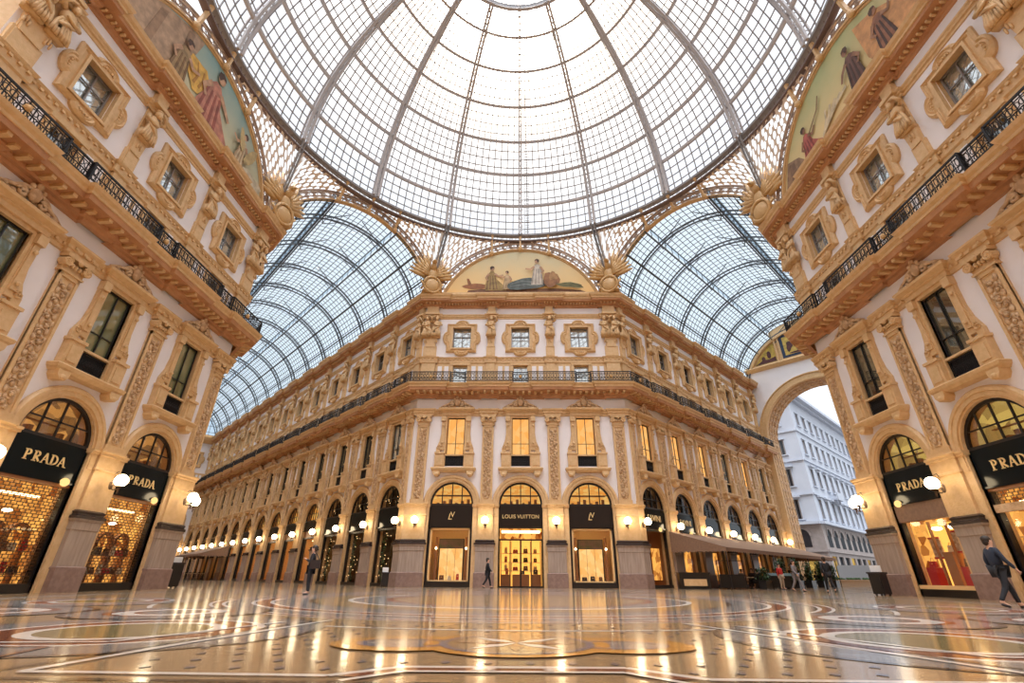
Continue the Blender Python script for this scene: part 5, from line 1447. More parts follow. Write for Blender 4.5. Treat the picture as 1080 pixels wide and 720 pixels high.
# -- arcade shopfronts
def me_garland():
    mb = MB(); rnd = random.Random(4)
    for s in (-1, 1):
        for i in range(60):
            z = .3+i*.075; a = rnd.random()*6.28; r_ = .22+.08*rnd.random()
            mb.bar((s*1.05, .55, z), (s*1.05+r_*math.cos(a), .55+.5*r_*math.sin(a), z-.1+.15*rnd.random()), .07, .07)
    return mb.mesh('fir_garland', 'green')
def me_fairy():
    mb = MB(); rnd = random.Random(5)
    for i in range(46):
        x = 1.3*(2*rnd.random()-1); z = .5+5.8*rnd.random()**1.3; mb.ell((x, .34, z), .024, 5, 4)
    return mb.mesh('fairy_lights', 'fairy')
ORD = ['first', 'second', 'third', 'fourth', 'fifth', 'sixth', 'seventh', 'eighth', 'ninth', 'tenth', 'eleventh', 'twelfth', 'thirteenth', 'fourteenth']
def arcade_front(pl, x, kind, label, sign=None, zf=.0):
    r = front(pl, x, label)
    if kind == 'warm':
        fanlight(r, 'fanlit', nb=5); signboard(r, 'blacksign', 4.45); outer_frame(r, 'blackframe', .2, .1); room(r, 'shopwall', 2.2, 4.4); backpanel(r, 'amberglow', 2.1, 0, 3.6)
        mb = MB(); mb.box(-1.47, 1.47, .2, .3, 3.72, 4.45); build('upper_panel', mb, 'shopwood', r)
        for s in (-1, 1):
            mb = MB(); mb.box(*sorted((s*1.42, s*1.02)), .22, .3, .2, 3.7); build('door_casing', mb, 'blackframe', r)
        striplight(r, 3.6, 1.0, 1.1); shop_pane(r)
    elif kind == 'fir':
        fanlight(r, 'windark', nb=3); outer_frame(r, 'blackframe', .2, .1); signboard(r, 'blacksign', 3.95)
        backpanel(r, 'windark', 1.5, 0, 3.9); link('fir_garland', cached('garl', me_garland), r); link('fairy_lights', cached('fairy', me_fairy), r)
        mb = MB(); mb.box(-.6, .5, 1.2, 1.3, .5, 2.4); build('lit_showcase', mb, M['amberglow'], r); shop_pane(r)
    else:
        fanlight(r, 'windark', nb=3); outer_frame(r, 'blackframe', .2, .1); signboard(r, 'blacksign', 3.95)
        room(r, 'shopwood', 2.2); backpanel(r, 'windark', 2.1, 0, 3.9); shop_pane(r)
        for s in (-.75, .6):
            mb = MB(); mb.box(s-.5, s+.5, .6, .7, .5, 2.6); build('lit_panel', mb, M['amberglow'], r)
    if sign: text('sign_letters', sign, .62, r, (0, .04, 4.4), 'letter', .015)
    if sign: sign_shell(r, .6)
pl, cs = FAC['LA'][0], sorted(FAC['LA'][1], key=abs)
for i, c in enumerate(cs):
    if i < 3: arcade_front(pl, c, 'fir', 'dark shopfront with fir garlands, %s arch of the long arcade' % ORD[i])
    elif i in (9, 10, 11): arcade_front(pl, c, 'cafe', 'dark shopfront behind the distant awning, %s arch of the long arcade' % ORD[i])
    else: arcade_front(pl, c, 'warm', 'amber-lit shopfront with barred fanlight, %s arch of the long arcade' % ORD[i])
pl, cs = FAC['RA'][0], sorted(FAC['RA'][1], key=abs)
for i, c in enumerate(cs):
    arcade_front(pl, c, 'cafe', ('dark cafe front with gold letters, nearest the corner of the street arcade', 'dark cafe front with gold letters, first one behind the awning', 'dark cafe front under the awning, third arch of the street arcade', 'dark cafe front under the awning, fourth arch of the street arcade', 'dark cafe front under the awning, fifth arch of the street arcade', 'dark cafe front under the awning, last arch before the portal')[i], 'SAVINI' if i < 2 else None)
pe2 = placer((mid_end.x, mid_end.y), PI/4)
arcade_front(pe2, 4.5, 'warm', 'amber-lit shopfront in the cross wall at the far end of the long arcade')

# ------------------------------------------------------------------ globe wall lamps
def me_bracket():
    mb = MB(); mb.tube([(0,-.28,3.9),(0,-.42,3.8),(0,-.6,3.82),(0,-.66,3.92)], .025, 6)
    mb.tube([(0,-.28,4.45),(.05,-.38,4.55),(-.03,-.48,4.5),(0,-.40,4.36),(0,-.3,4.3)], .018, 5)
    mb.tube(spiral(0, 3.98, .1, 1.2, 0, 1, -.36, 10), .016, 4)
    mb.lathe([(.0,3.86),(.05,3.88),(.12,3.95),(.10,3.98)], (0,-.66), 10); mb.tube([(0,-.66,3.86),(0,-.66,3.7),(0,-.66,3.62)], [.03,.035,.005], 6)
    mb.lathe([(.09,4.0),(.09,4.1),(.0,4.12)], (0,-.3), 8)
    mb.ell((0,-.29,4.0), (.12,.05,.2), 8, 6)
    return mb.mesh('lamp_bracket', 'bronze')
def me_globe(r=.25):
    mb = MB(); mb.ell((0, -.66, 4.18), r, 14, 10); return mb.mesh('lamp_globe', 'globe', True)
def lamp(pl, x, label, group=None, dy=0, turn=0):
    loc, rz = pl(x, dy); r = bpy.data.objects.new('wall_lamp', None); COL.objects.link(r); r.location = loc; r.rotation_euler = (0,0,rz+turn)
    tag(r, label, 'wall lamp', group)
    link('lamp_bracket', cached('brk', me_bracket), r); link('lamp_globe', cached('glb', me_globe), r)
pl = FAC['C'][0]
for x, lb in ((-7.45, 'lit globe lamp on the corner pier between the middle front and the long arcade'), (-2.5, 'lit globe lamp on the pier left of the tall lit glass doors'), (2.5, 'lit globe lamp on the pier right of the tall lit glass doors'), (7.45, 'lit globe lamp on the corner pier between the middle front and the street arcade')): lamp(pl, x, lb)
pl = FAC['W'][0]
for x, lb in ((-2.5, 'large lit globe lamp cut by the picture edge on the grille-fronted side'), (2.5, 'lit globe lamp on the pier between the two visible rolling grilles'), (7.3, 'lit globe lamp on the corner pier where the grille-fronted side meets the long arcade'), (-7.4, 'lit globe lamp on the near corner pier of the grille-fronted side')): lamp(pl, x, lb, dy=-.4 if x > 0 else -.1)
lamp(FAC['W'][0], 8.3, 'second lit globe lamp turned toward the long arcade on the same corner pier', dy=.25, turn=R(35))
pl = FAC['E'][0]
for x, lb in ((2.5, 'lit globe lamp at the camera end of the open boutique side'), (-2.5, 'lit globe lamp on the pier beside the open boutique with red-edged pictures'), (-7.3, 'lit globe lamp on the corner pier where the open boutique side meets the street arcade')): lamp(pl, x, lb, dy=-.4)
lamp(FAC['E'][0], -8.1, 'second lit globe lamp turned toward the street arcade on the same corner pier', dy=.1, turn=R(-35))
pl = FAC['LA'][0]
for k in range(0, NL+1): lamp(pl, -(.24+4.73*k) if k else -.3, 'lit globe lamp on the %s of the long arcade counted from its corner' % ('corner pier' if k == 0 else ORD[k-1]+' pier'), 'globe lamps along the long arcade')
pl = FAC['RA'][0]
for k in range(0, NR+1): lamp(pl, .24+4.73*k if k else .3, 'lit globe lamp on the %s of the street arcade counted from its corner' % ('corner pier' if k == 0 else ORD[k-1]+' pier'), 'globe lamps along the street arcade')

# ------------------------------------------------------------------ outside the portal
mb = MB(); mb.add([(-400,-400,-.03),(400,-400,-.03),(400,400,-.03),(-400,400,-.03)], [(0,1,2,3)]); build('ground', mb, 'asphalt', kind='structure')
TE = 46.0
ec = arm_pt(1, TE, -.4)
bld = bpy.data.objects.new('corner_building', None); COL.objects.link(bld); bld.location = (ec.x, ec.y, 0)
tag(bld, 'pale blue-white six-storey corner building seen through the street portal', 'building')
def ext_face(x0, x1, rz, cols, arch_cols):
    mb = MB(); ws = []
    rows = [(9.4, 2.6), (13.7, 2.4), (18.1, 2.2), (22.3, 1.9)]; hw = .62
    cols = sorted(cols); edges = [x0]+[(cols[i]+cols[i+1])/2 for i in range(len(cols)-1)]+[x1]
    zb = [7.6, 11.3, 16.0, 20.3, 25.3]
    for i, c in enumerate(cols):
        for (zc, h), z0, z1 in zip(rows, zb, zb[1:]): rect_hole(mb, edges[i], edges[i+1], z0, z1, hw, zc-h/2, zc+h/2, 0, .3, c)
        rect_hole(mb, edges[i], edges[i+1], 4.0, 7.6, .9, 4.5, 5.9, 1, .3, c); rect_hole(mb, edges[i], edges[i+1], 0, 4.0, 1.1, .4, 3.4, 1, .3, c)
    w_ = link('street_wall', mb.mesh('street_wall', ['extwhite', 'extstone']), bld, (0,0,0), rz)
    nm = MB()
    for i, c in enumerate(cols):
        for r_, (zc, h) in enumerate(rows):
            f = MB(); f.box(c-hw-.12, c-hw, -.08, .1, zc-h/2, zc+h/2); f.box(c+hw, c+hw+.12, -.08, .1, zc-h/2, zc+h/2); f.box(c-hw-.25, c+hw+.25, -.2, .05, zc-h/2-.14, zc-h/2)
            if r_ < 2: f.box(c-hw-.35, c+hw+.35, -.45, .05, zc+h/2+.25, zc+h/2+.45); f.box(c-hw-.12, c+hw+.12, -.06, .05, zc+h/2, zc+h/2+.25)
            else: f.box(c-hw-.2, c+hw+.2, -.2, .05, zc+h/2+.02, zc+h/2+.16)
            q = build('window', f, 'extwhite', w_)
            g = MB(); g.box(c-hw, c+hw, .22, .25, zc-h/2, zc+h/2); build('pane', g, 'extdark', q)
            g = MB(); g.box(c-.03, c+.03, .18, .22, zc-h/2, zc+h/2)
            for s in (-1, 1): g.box(*sorted((c+s*hw, c+s*(hw-.2))), .12, .2, zc-h/2, zc+h/2)
            build('shutter', g, 'extstone', q)
        f = MB(); f.poly([(c-.9, 4.5), (c+.9, 4.5)]+[(c+.9*math.cos(PI*k/10), 5.9+.9*math.sin(PI*k/10)) for k in range(11)], -.03, .1); q = build('arched_window', f, 'extdark', w_)
        f = MB(); f.arc(c, 5.9, [(.9,0),(.9,-.12),(1.08,-.12),(1.08,0)], n=12); build('arch_moulding', f, 'extstone', q)
        f = MB(); f.box(c-1.1, c+1.1, .2, .24, .4, 3.4); build('street_shop_window', f, M['fanlit_dim'] if i % 3 == 0 else 'extdark', w_)
    for z0, z1, o_ in ((3.9,4.15,.2),(7.35,7.7,.55),(11.2,11.4,.2),(15.9,16.1,.18),(20.2,20.4,.18),(25.2,25.6,.5),(25.6,26.1,1.1)):
        f = MB(); f.box(x0, x1, -o_, 0, z0, z1); build('string_course', f, 'extwhite' if z0 > 7 else 'extstone', w_)
ext_face(-33, 0, -PI/4, [-2.6-4.4*i for i in range(7)], [])
ext_face(0, 62, PI/4, [2.2+3.1*i for i in range(19)], [])
mb = MB(); mb.add([(0,0,25.9),(-33*S2,33*S2,25.9),(-33*S2+62*S2,95*S2,25.9),(62*S2,62*S2,25.9)], [(0,1,2,3)]); build('flat_roof', mb, 'extstone', bld)
mb = MB(); loc = Vector((S2*9.5, S2*9.5)); nn = Vector((S2, -S2))
mb.box(8.2, 10.8, -1.1, 0, 11.2, 11.45); mb.box(8.2, 10.8, -1.1, -1.0, 11.45, 12.3); mb.box(8.6, 8.9, -.8, 0, 10.7, 11.2); mb.box(10.1, 10.4, -.8, 0, 10.7, 11.2)
q = build('stone_balcony', mb, 'extwhite', bld, rz=PI/4)
# a van in the street
def van(T, n, label):
    p = arm_pt(1, T, n); r = bpy.data.objects.new('delivery_van', None); COL.objects.link(r); r.location = (p.x, p.y, 0); r.rotation_euler = (0,0,-PI/4); tag(r, label, 'van')
    mb = MB(); mb.poly([(-2.6,.35),(2.7,.35),(2.75,1.1),(2.3,1.35),(1.75,2.1),(-2.5,2.15),(-2.65,1.9)], -.95, .95); build('van_body', mb, 'vanpaint', r)
    for s in (-1, 1):
        mb = MB(); mb.poly([(1.1,1.3),(2.15,1.3),(1.65,1.95),(1.1,1.95)], s*.96-.01, s*.96+.01); build('side_window', mb, 'windark', r)
        for x in (-1.7, 1.7):
            mb = MB(); mb.tube([(x, s*.98, .35), (x, s*.75, .35)], .34, 16); build('wheel', mb, 'leather2', r)
    mb = MB(); mb.add([(2.32,-.8,1.36),(2.32,.8,1.36),(1.79,.75,2.05),(1.79,-.75,2.05)], [(0,1,2,3)]); build('windscreen', mb, 'windark', r)
    for s in (-.7, .7):
        mb = MB(); mb.ell((2.74, s, .85), (.05,.14,.1), 8, 6); build('headlamp', mb, 'panelpale', r)
van(40.5, 4.3, 'white van parked in the street beyond the portal')
p = arm_pt(1, 33.2, 4.0); r = bpy.data.objects.new('stone_planter', None); COL.objects.link(r); r.location = (p.x, p.y, 0); r.rotation_euler = (0,0,-PI/4); tag(r, 'low beige stone kerb block before the portal street', 'planter')
mb = MB(); mb.box(-2.6,2.6,-.5,.5,0,.12); mb.box(-2.5,2.5,-.4,.4,.12,.52); mb.box(-2.6,2.6,-.48,.48,.52,.62); build('stone_trough', mb, 'clothbeige', r)
mb = MB(); rnd = random.Random(3)
for i in range(60): mb.ell((-2.3+4.6*rnd.random(), -.3+.6*rnd.random(), .66+.08*rnd.random()), (.12,.12,.1), 5, 4)
build('foliage', mb, 'green', r)

# ------------------------------------------------------------------ bins / service stands at the arcade corners
def stand(x, y, rz, label, w_=.95, h=1.15):
    r = bpy.data.objects.new('service_stand', None); COL.objects.link(r); r.location = (x, y, 0); r.rotation_euler = (0,0,rz); tag(r, label, 'stand')
    mb = MB(); mb.box(-w_/2, w_/2, -.3, .3, .06, h-.15); mb.box(-w_/2+.05, w_/2-.05, -.32, -.28, .15, h-.3); build('cabinet', mb, 'blackframe', r)
    mb = MB(); mb.box(-w_/2-.04, w_/2+.04, -.34, .34, h-.15, h-.08); build('counter_top', mb, 'leather2', r)
    mb = MB(); mb.box(-w_/2+.02, w_/2-.02, -.03, .03, h-.08, h+.2); build('notice_board', mb, 'white', r)
    for sx in (-1, 1):
        for sy in (-1, 1):
            mb = MB(); mb.lathe([(.04,0),(.05,.03),(.05,.07)], (sx*(w_/2-.08), sy*.22), 8); build('foot', mb, 'leather2', r)
stand(16.75, 7.35, R(-60), 'black service stand with a white top panel before the corner pier of the street arcade', .5, 1.05)
stand(-18.75, 10.2, R(60), 'black service stand at the mouth of the long arcade beside the grille-fronted side', .7, 1.3)
stand(-8.9, 16.6, R(20), 'small black litter box at the corner pier beside the first monogram window', .42, .95)
def placed(name, x, y, rz, label, cat, group=None):
    r = bpy.data.objects.new(name, None); COL.objects.link(r); r.location = (x, y, 0); r.rotation_euler = (0,0,rz); return tag(r, label, cat, group)

# ------------------------------------------------------------------ cafe: awnings, furniture, planters
def awning(side, t0, t1, n1, z_w, z_f, label):
    p = arm_pt(side, t0); rz = PI/4 if side > 0 else -PI/4
    r = placed('cafe_awning', p.x, p.y, rz, label, 'awning')
    L_ = t1-t0; xs = (0, L_) if side > 0 else (-L_, 0)
    mb = MB(); k = int(L_/1.2)
    mb.add([(xs[0],-.35,z_w),(xs[1],-.35,z_w),(xs[1],-n1,z_f),(xs[0],-n1,z_f),(xs[0],-.35,z_w-.04),(xs[1],-.35,z_w-.04),(xs[1],-n1,z_f-.04),(xs[0],-n1,z_f-.04)], [(0,1,2,3),(4,7,6,5),(0,4,5,1),(1,5,6,2),(2,6,7,3),(3,7,4,0)])
    build('canvas', mb, 'awning', r)
    mb = MB()
    def scallop(a, b):
        a, b = Vector(a), Vector(b); m = max(2, int((b-a).length/.28))
        for i in range(m):
            p, q = a.lerp(b, i/m), a.lerp(b, (i+1)/m); c = (p+q)/2; dn = Vector((0,0,-.2)); dd = Vector((0,0,-.3))
            mb.add([p, q, q+dn, c+dd, p+dn], [(0,1,2,3,4)])
    scallop((xs[0],-n1,z_f), (xs[1],-n1,z_f)); 
    for xx in xs: scallop((xx,-.35,z_f+.02), (xx,-n1,z_f)); mb.add([(xx,-.35,z_w),(xx,-.35,z_f),(xx,-n1,z_f)], [(0,1,2)])
    build('scalloped_valance', mb, 'awning', r)
    for xx in [xs[0]+.1+(L_-.2)*i/6 for i in range(7)]:
        mb = MB(); mb.bar((xx,-n1+.1,0), (xx,-n1+.1,z_f), .06); build('awning_post', mb, 'iron', r)
        mb = MB(); mb.bar((xx,-.35,z_w-.06), (xx,-n1,z_f-.06), .05); build('rafter', mb, 'iron', r)
    return r
awning(1, 3.6, 29.0, 4.4, 3.75, 2.55, 'long brown canvas cafe awning with scalloped edge along the street arcade')
awning(-1, 40.0, 52.0, 3.6, 3.9, 2.9, 'distant brown canvas awning deep in the long arcade')
def me_chair():
    out = {}
    s_ = MB(); s_.box(-.2,.2,-.2,.2,.44,.47); out['seat'] = s_
    b_ = MB(); b_.tube([(-.2,.2,.47),(-.2,.24,.85),(0,.26,.9),(.2,.24,.85),(.2,.2,.47)], .014, 5)
    for i in range(5): x = -.14+.07*i; b_.bar((x,.2,.47), (x,.245,.87), .014)
    out['backrest'] = b_
    for i, (x, y) in enumerate(((-.18,-.18),(.18,-.18),(-.18,.19),(.18,.19))):
        l_ = MB(); l_.bar((x,y,.45), (x*1.1,y*1.1,0), .025); out['leg%d' % i] = l_
    return {k: recalc(v.mesh(k.rstrip('0123'), 'iron')) for k, v in out.items()}
CH = me_chair()
def chair(x, y, rz, label, group):
    r = placed('cafe_chair', x, y, rz, label, 'chair', group)
    for k, me in CH.items(): link(k.rstrip('0123'), me, r)
tb = MB(); tb.lathe([(.33,.71),(.34,.72),(.34,.74),(.33,.75)], n=18); tb1 = MB(); tb1.lathe([(.03,.05),(.03,.71)], n=8); tb2 = MB(); tb2.lathe([(.24,0),(.24,.02),(.05,.06)], n=14)
TBL = {'table_top': recalc(tb.mesh('table_top', 'panelpale')), 'pedestal_post': recalc(tb1.mesh('pedestal_post', 'iron')), 'base': recalc(tb2.mesh('base', 'iron'))}
def table(x, y, label, group):
    r = placed('cafe_table', x, y, 0, label, 'table', group)
    for k, me in TBL.items(): link(k, me, r)
cafe_sets = []
for i in range(9):
    for j in range(2):
        t = 8.6+2.35*i; n = 1.8+1.75*j
        if t > 28: continue
        p = arm_pt(1, t, n); g = 'cafe tables under the long awning'
        table(p.x, p.y, 'small round cafe table under the long awning, %s row, %s from the planters' % (('wall', 'outer')[j], ORD[i]), g)
        for s in (-1, 1):
            q = arm_pt(1, t+s*.62, n); chair(q.x, q.y, (PI/4+(PI/2 if s < 0 else -PI/2)), 'black cafe chair on the %s side of the %s %s-row table' % (('portal', 'octagon')[s < 0], ORD[i], ('wall', 'outer')[j]), 'black cafe chairs under the long awning')
for i in range(4):
    p = arm_pt(-1, 42+2.5*i, 2.2); table(p.x, p.y, 'far cafe table under the distant awning, %s from its near end' % ORD[i], 'far cafe tables')
    for s in (-1, 1):
        q = arm_pt(-1, 42+2.5*i+s*.62, 2.2); chair(q.x, q.y, (-PI/4+(PI/2 if s > 0 else -PI/2)), 'far cafe chair %s the %s table of the distant awning' % (('before', 'beyond')[s > 0], ORD[i]), 'far cafe chairs')
def planter(x, y, rz, label, h=.95, bush=1.0, wd=1.1):
    r = placed('planter_box', x, y, rz, label, 'planter')
    mb = MB(); mb.box(-wd/2, wd/2, -.25, .25, 0, h*.55); mb.box(-wd/2-.03, wd/2+.03, -.28, .28, h*.55-.06, h*.55); build('planter_trough', mb, 'blackframe', r)
    mb = MB(); rnd = random.Random(int(x*10)+3)
    for i in range(int(240*bush)):
        a, b, c = rnd.gauss(0,.42)*wd*.6, rnd.gauss(0,.14), rnd.random()
        p = Vector((max(-wd*.55, min(wd*.55, a)), b, h*.5+c*bush*.75*(1-abs(a)*.5))); d_ = Vector((rnd.gauss(0,1), rnd.gauss(0,1), rnd.gauss(.3,1))).normalized()*.15
        e_ = d_.cross(Vector((0,0,1)))*.45; mb.add([p-d_, p+e_, p+d_, p-e_], [(0,1,2,3)])
    build('foliage', mb, 'green', r)
for i, (t, n, b) in enumerate(((7.6,5.0,1.2),(11.2,5.0,2.1),(14.3,5.0,2.3),(17.4,5.0,2.0),(20.6,5.0,2.2),(24.2,5.0,1.8))):
    p = arm_pt(1, t, n); planter(p.x, p.y, PI/4, 'dark planter with a bushy shrub along the cafe edge, %s from the octagon' % ORD[i], 1.0, b)
# low counter and railing at the near end of the cafe
p = arm_pt(1, 2.3, 2.4); r = placed('serving_counter', p.x, p.y, 0, 'dark low counter with a tan front panel at the octagon end of the cafe', 'counter')
mb = MB(); mb.box(-1.0,1.0,-.3,.3,0,.95); build('counter_body', mb, 'blackframe', r)
mb = MB(); mb.box(-.75,.75,-.34,-.3,.2,.6); build('tan_panel', mb, 'trim', r)
mb = MB(); mb.box(-1.05,1.05,-.35,.35,.95,1.0); build('counter_top', mb, 'leather2', r)
p = arm_pt(1, 4.9, 4.3); r = placed('cafe_barrier', p.x, p.y, 0, 'thin black metal barrier frame at the near corner of the cafe', 'barrier')
mb = MB(); mb.bar((-1.3,0,1.75), (.5,0,1.75), .05); build('top_rail', mb, 'iron', r)
for x in (-1.3,-.4,.5):
    mb = MB(); mb.bar((x,0,0), (x,0,1.75), .05); build('post', mb, 'iron', r)
mb = MB(); mb.box(-1.25,.45,-.01,.01,.1,.9); build('wind_screen', mb, 'blackframe', r)
p = arm_pt(1, 9.4, 5.3); r = placed('menu_stand', p.x, p.y, 0, 'dark service trolley with a pale blue cloth beside the planters', 'trolley')
mb = MB(); mb.box(-.75,.75,-.3,.3,.1,.95); build('trolley_body', mb, 'blackframe', r)
mb = MB(); mb.box(-.8,.8,-.34,.34,.95,1.02); mb.box(-.8,.8,-.36,-.34,.85,1.0); build('cloth', mb, mat('pale_blue_cloth', (.22,.35,.40), .8), r)
for x in (-.6,.6):
    mb = MB(); mb.tube([(x,-.25,.06),(x,.25,.06)], .06, 10); build('castor', mb, 'leather2', r)

# ------------------------------------------------------------------ people
def skinned(name, J, E, m, parent, roots, sub=1):
    names = list(J); me = bpy.data.meshes.new(name); bm = bmesh.new(); sk = bm.verts.layers.skin.verify(); vv = {}
    for n_ in names:
        p, r_ = J[n_]; v = bm.verts.new(p); v[sk].radius = (r_, r_) if not isinstance(r_, tuple) else r_; v[sk].use_root = n_ in roots; vv[n_] = v
    for a, b in E: bm.edges.new((vv[a], vv[b]))
    bm.to_mesh(me); bm.free(); me.materials.append(M[m])
    o = link(name, me, parent); md = o.modifiers.new('skin', 'SKIN'); md.use_smooth_shade = True
    sb = o.modifiers.new('sub', 'SUBSURF'); sb.levels = sb.render_levels = sub
    return o
def person(x, y, rz, label, pose, top='clothblack', legs='clothblack', h=1.75, hair='hair', shoes='leather2', bag=None, phone=False, group=None, z=0):
    r = bpy.data.objects.new('person', None); COL.objects.link(r); r.location = (x, y, z); r.rotation_euler = (0,0,rz); r.scale = (h/1.78,)*3
    tag(r, label, 'person', group)
    P = {'pelvis':(0,0,.95),'waist':(0,.0,1.08),'chest':(0,.0,1.32),'neck':(0,0,1.5),'jaw':(0,-.02,1.58),'head':(0,-.01,1.68),'crown':(0,.0,1.74)}
    if pose == 'sit':
        for k in P: P[k] = (P[k][0], P[k][1]+.05, P[k][2]-.42)
    for s, k in ((-1,'l'),(1,'r')):
        zz = -.42 if pose == 'sit' else 0
        P['sh'+k] = (s*.18, 0, 1.44+zz)
        if pose == 'stand': P['el'+k] = (s*.25,.03,1.16); P['wr'+k] = (s*.25,-.05,.92); P['hd'+k] = (s*.25,-.08,.83)
        if pose == 'phone': P['el'+k] = (s*.24,-.02,1.17); P['wr'+k] = (s*.09,-.24,1.27); P['hd'+k] = (s*.05,-.30,1.31)
        if pose == 'walk': f = s; P['el'+k] = (s*.24,.08*f,1.18); P['wr'+k] = (s*.24,-.12+.14*f,.96); P['hd'+k] = (s*.23,-.17+.14*f,.88)
        if pose == 'sit': P['el'+k] = (s*.25,-.06,.78); P['wr'+k] = (s*.14,-.30,.78); P['hd'+k] = (s*.12,-.38,.78)
        if pose == 'sit': P['hip'+k] = (s*.1,.02,.50); P['kn'+k] = (s*.13,-.40,.50); P['an'+k] = (s*.13,-.38,.09); P['to'+k] = (s*.15,-.54,.035); P['he'+k] = (s*.13,-.34,.04)
        elif pose == 'walk': f = s; P['hip'+k] = (s*.1,0,.92); P['kn'+k] = (s*.11,-.12*f-.04,.50); P['an'+k] = (s*.11,-.28*f+.04,.10+(.06 if f < 0 else 0)); P['to'+k] = (s*.12,-.28*f-.14,.035); P['he'+k] = (s*.11,-.28*f+.07,.04+(.06 if f < 0 else 0))
        else: P['hip'+k] = (s*.1,0,.92); P['kn'+k] = (s*.12,-.02,.50); P['an'+k] = (s*.13,.02,.09); P['to'+k] = (s*.16,-.15,.035); P['he'+k] = (s*.13,.05,.04)
    RAD = {'pelvis':.13,'waist':.115,'chest':.14,'neck':.055,'jaw':.072,'head':.10,'crown':.085}
    for k in 'lr': RAD.update({'sh'+k:.062,'el'+k:.043,'wr'+k:.03,'hd'+k:.035,'hip'+k:.085,'kn'+k:.058,'an'+k:.04,'to'+k:.03,'he'+k:.035})
    E = [('pelvis','waist'),('waist','chest'),('chest','neck'),('neck','jaw'),('jaw','head'),('head','crown')]
    for k in 'lr': E += [('chest','sh'+k),('sh'+k,'el'+k),('el'+k,'wr'+k),('wr'+k,'hd'+k),('pelvis','hip'+k),('hip'+k,'kn'+k),('kn'+k,'an'+k),('an'+k,'he'+k),('an'+k,'to'+k)]
    J = {k: (P[k], RAD[k]) for k in P}
    jx, jy, jz = P['jaw']
    J['nose'] = ((0, P['head'][1]-.115, P['head'][2]-.03), .014); E.append(('head', 'nose'))
    roots = {'pelvis'}
    for k, s in (('l',-1),('r',1)):            # five fingers, each its own chain rooted in the palm
        hd, wr = Vector(P['hd'+k]), Vector(P['wr'+k]); d = (hd-wr).normalized(); sd = d.cross(Vector((0,0,1)));
        if sd.length < .3: sd = Vector((0,1,0)).cross(d)
        sd.normalize(); up = sd.cross(d)
        for f in range(4):
            b_ = hd+sd*(.012*(f-1.5)*1.5); ln = (.05,.062,.058,.042)[f]
            a1, a2 = b_+d*ln*.6-up*.006, b_+d*ln*1.1-up*.022
            for q, (pp, rr) in enumerate(((b_-d*.01,.010),(a1,.009),(a2,.008))): J['f%s%d%d' % (k,f,q)] = (tuple(pp), rr)
            E += [('f%s%d0' % (k,f),'f%s%d1' % (k,f)),('f%s%d1' % (k,f),'f%s%d2' % (k,f))]; roots.add('f%s%d0' % (k,f))
        b_ = hd-d*.03-sd*s*.02
        for q, pp in enumerate((b_, b_-sd*s*.03+d*.02, b_-sd*s*.04+d*.05)): J['t%s%d' % (k,q)] = (tuple(pp), .010)
        E += [('t%s0' % k,'t%s1' % k),('t%s1' % k,'t%s2' % k)]; roots.add('t%s0' % k)
    skinned('body', J, E, 'skin', r, roots)
    A = {k: (P[k], RAD[k]*1.22+.006) for k in ('pelvis','waist','chest','shl','shr','ell','elr','wrl','wrr')}
    A['coll'] = (tuple(Vector(P['neck'])*1.0-Vector((0,0,.03))), .07)
    skinned('jacket', A, [('pelvis','waist'),('waist','chest'),('chest','coll'),('chest','shl'),('chest','shr'),('shl','ell'),('shr','elr'),('ell','wrl'),('elr','wrr')], top, r, {'pelvis'})
    B = {k: (P[k], RAD[k]*1.22+.006) for k in ('pelvis','hipl','hipr','knl','knr','anl','anr')}
    skinned('trousers', B, [('pelvis','hipl'),('pelvis','hipr'),('hipl','knl'),('hipr','knr'),('knl','anl'),('knr','anr')], legs, r, {'pelvis'})
    for k in 'lr':
        S = {'a': (P['he'+k], .045), 'b': (tuple((Vector(P['he'+k])+Vector(P['to'+k]))/2), .045), 'c': (P['to'+k], .036)}
        skinned('shoe', S, [('a','b'),('b','c')], shoes, r, {'a'})
    hx, hy, hz = P['head']
    mb = MB(); mb.ell((hx, hy+.03, hz+.045), (.108, .115, .10), 12, 8); mb.ell((hx, hy+.065, hz-.02), (.095,.07,.11), 10, 6); build('hair', mb, hair, r, smooth=True)
    for s in (-1, 1):
        mb = MB(); mb.ell((hx+s*.036, hy-.098, hz-.0), (.012,.008,.008), 6, 4); build('eye', mb, 'leather2', r)
        mb = MB(); mb.ell((hx+s*.104, hy, hz-.015), (.012,.02,.032), 6, 5); build('ear', mb, 'skin', r)
    mb = MB(); mb.ell((hx, hy-.092, hz-.065), (.026,.01,.007), 6, 4); build('mouth', mb, 'red', r)
    if bag:
        bx = placed('shoulder_bag', 0, 0, 0, bag, 'bag'); bx.matrix_world = Matrix.Translation((x, y, z)) @ Matrix.Rotation(rz, 4, 'Z')
        mb = MB(); mb.box(.2,.34,-.05,.32,.88,1.18); build('bag_body', mb, 'leather2', bx)
        mb = MB(); mb.tube([(.27,0,1.18),(.2,-.02,1.42),(.12,.03,1.48),(.0,.14,1.35),(.2,.25,1.18)], .016, 5); build('strap', mb, 'leather2', bx)
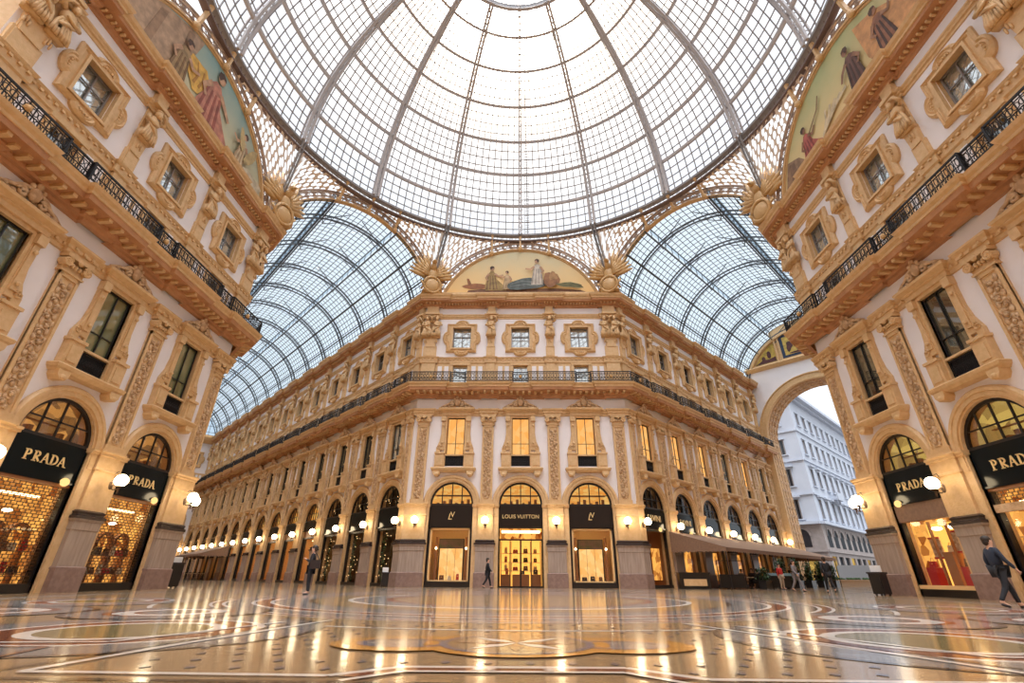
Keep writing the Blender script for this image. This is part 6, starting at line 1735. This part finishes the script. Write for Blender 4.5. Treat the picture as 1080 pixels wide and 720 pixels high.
    if phone:
        ph = placed('phone', 0, 0, 0, 'dark phone held up by the man in black standing on the open floor', 'phone'); ph.matrix_world = Matrix.Translation((x, y, z)) @ Matrix.Rotation(rz, 4, 'Z')
        mb = MB(); mb.bar((0,-.315,1.25), (0,-.335,1.38), .072, .009); build('phone_body', mb, 'leather2', ph)
person(-8.0, 2.35, R(-72), 'person in a dark jacket standing alone on the open floor, looking at a phone', 'phone', h=1.68, bag='dark shoulder bag on the person standing with a phone', phone=True)
person(16.9, 11.6, R(165), 'person in black walking away at the edge of the street arcade cafe', 'walk', h=1.75)
person(16.4, 14.0, R(30), 'person in a grey jacket walking beside the cafe planters', 'walk', 'clothgrey', 'clothgrey', 1.65)
person(13.2, -2.9, R(80), 'person in dark clothes passing the open boutique with framed pictures', 'walk', 'clothnavy', 'clothblack', 1.75)
person(-2.1, 15.6, R(100), 'person in black beside the pier left of the tall lit glass doors', 'walk', 'clothblack', 'clothblack', 1.7)
pp_ = arm_pt(1, 8.2, 5.9); person(pp_.x, pp_.y, R(20), 'person in beige trousers and red top by the first cafe planter', 'stand', 'red', 'clothbeige', 1.6)
WHO = [('clothblack','black'),('clothnavy','navy'),('clothgrey','grey'),('clothblack','black')]
k = 0
for i, j, s in ((0,1,1),(1,1,-1),(1,0,1),(2,1,1),(2,1,-1),(3,0,-1),(3,1,1),(4,1,1),(4,1,-1),(5,1,-1),(6,0,1),(6,1,-1),(7,1,-1),(7,1,1)):
    t = 8.6+2.35*i; n = 1.8+1.75*j; q = arm_pt(1, t+s*.62, n); c_ = WHO[k % 4]; k += 1
    person(q.x, q.y, PI/4+(PI/2 if s < 0 else -PI/2), 'person in a %s top seated at the %s %s-row cafe table, %s side' % (c_[1], ORD[i], ('wall', 'outer')[j], 'octagon' if s < 0 else 'portal'), 'sit', c_[0], 'clothblack', 1.72)
for i, (t, n, c_) in enumerate(((41,5.2,'clothblack'),(46,5.6,'clothnavy'),(30,8.3,'clothblack'),(55,7.0,'clothgrey'))):
    q = arm_pt(-1, t, n); person(q.x, q.y, R(40*i), 'distant dark figure in the long arcade, %s from the octagon' % ['second', 'third', 'first', 'fourth'][i], 'walk' if i % 2 else 'stand', c_, 'clothblack', 1.72)
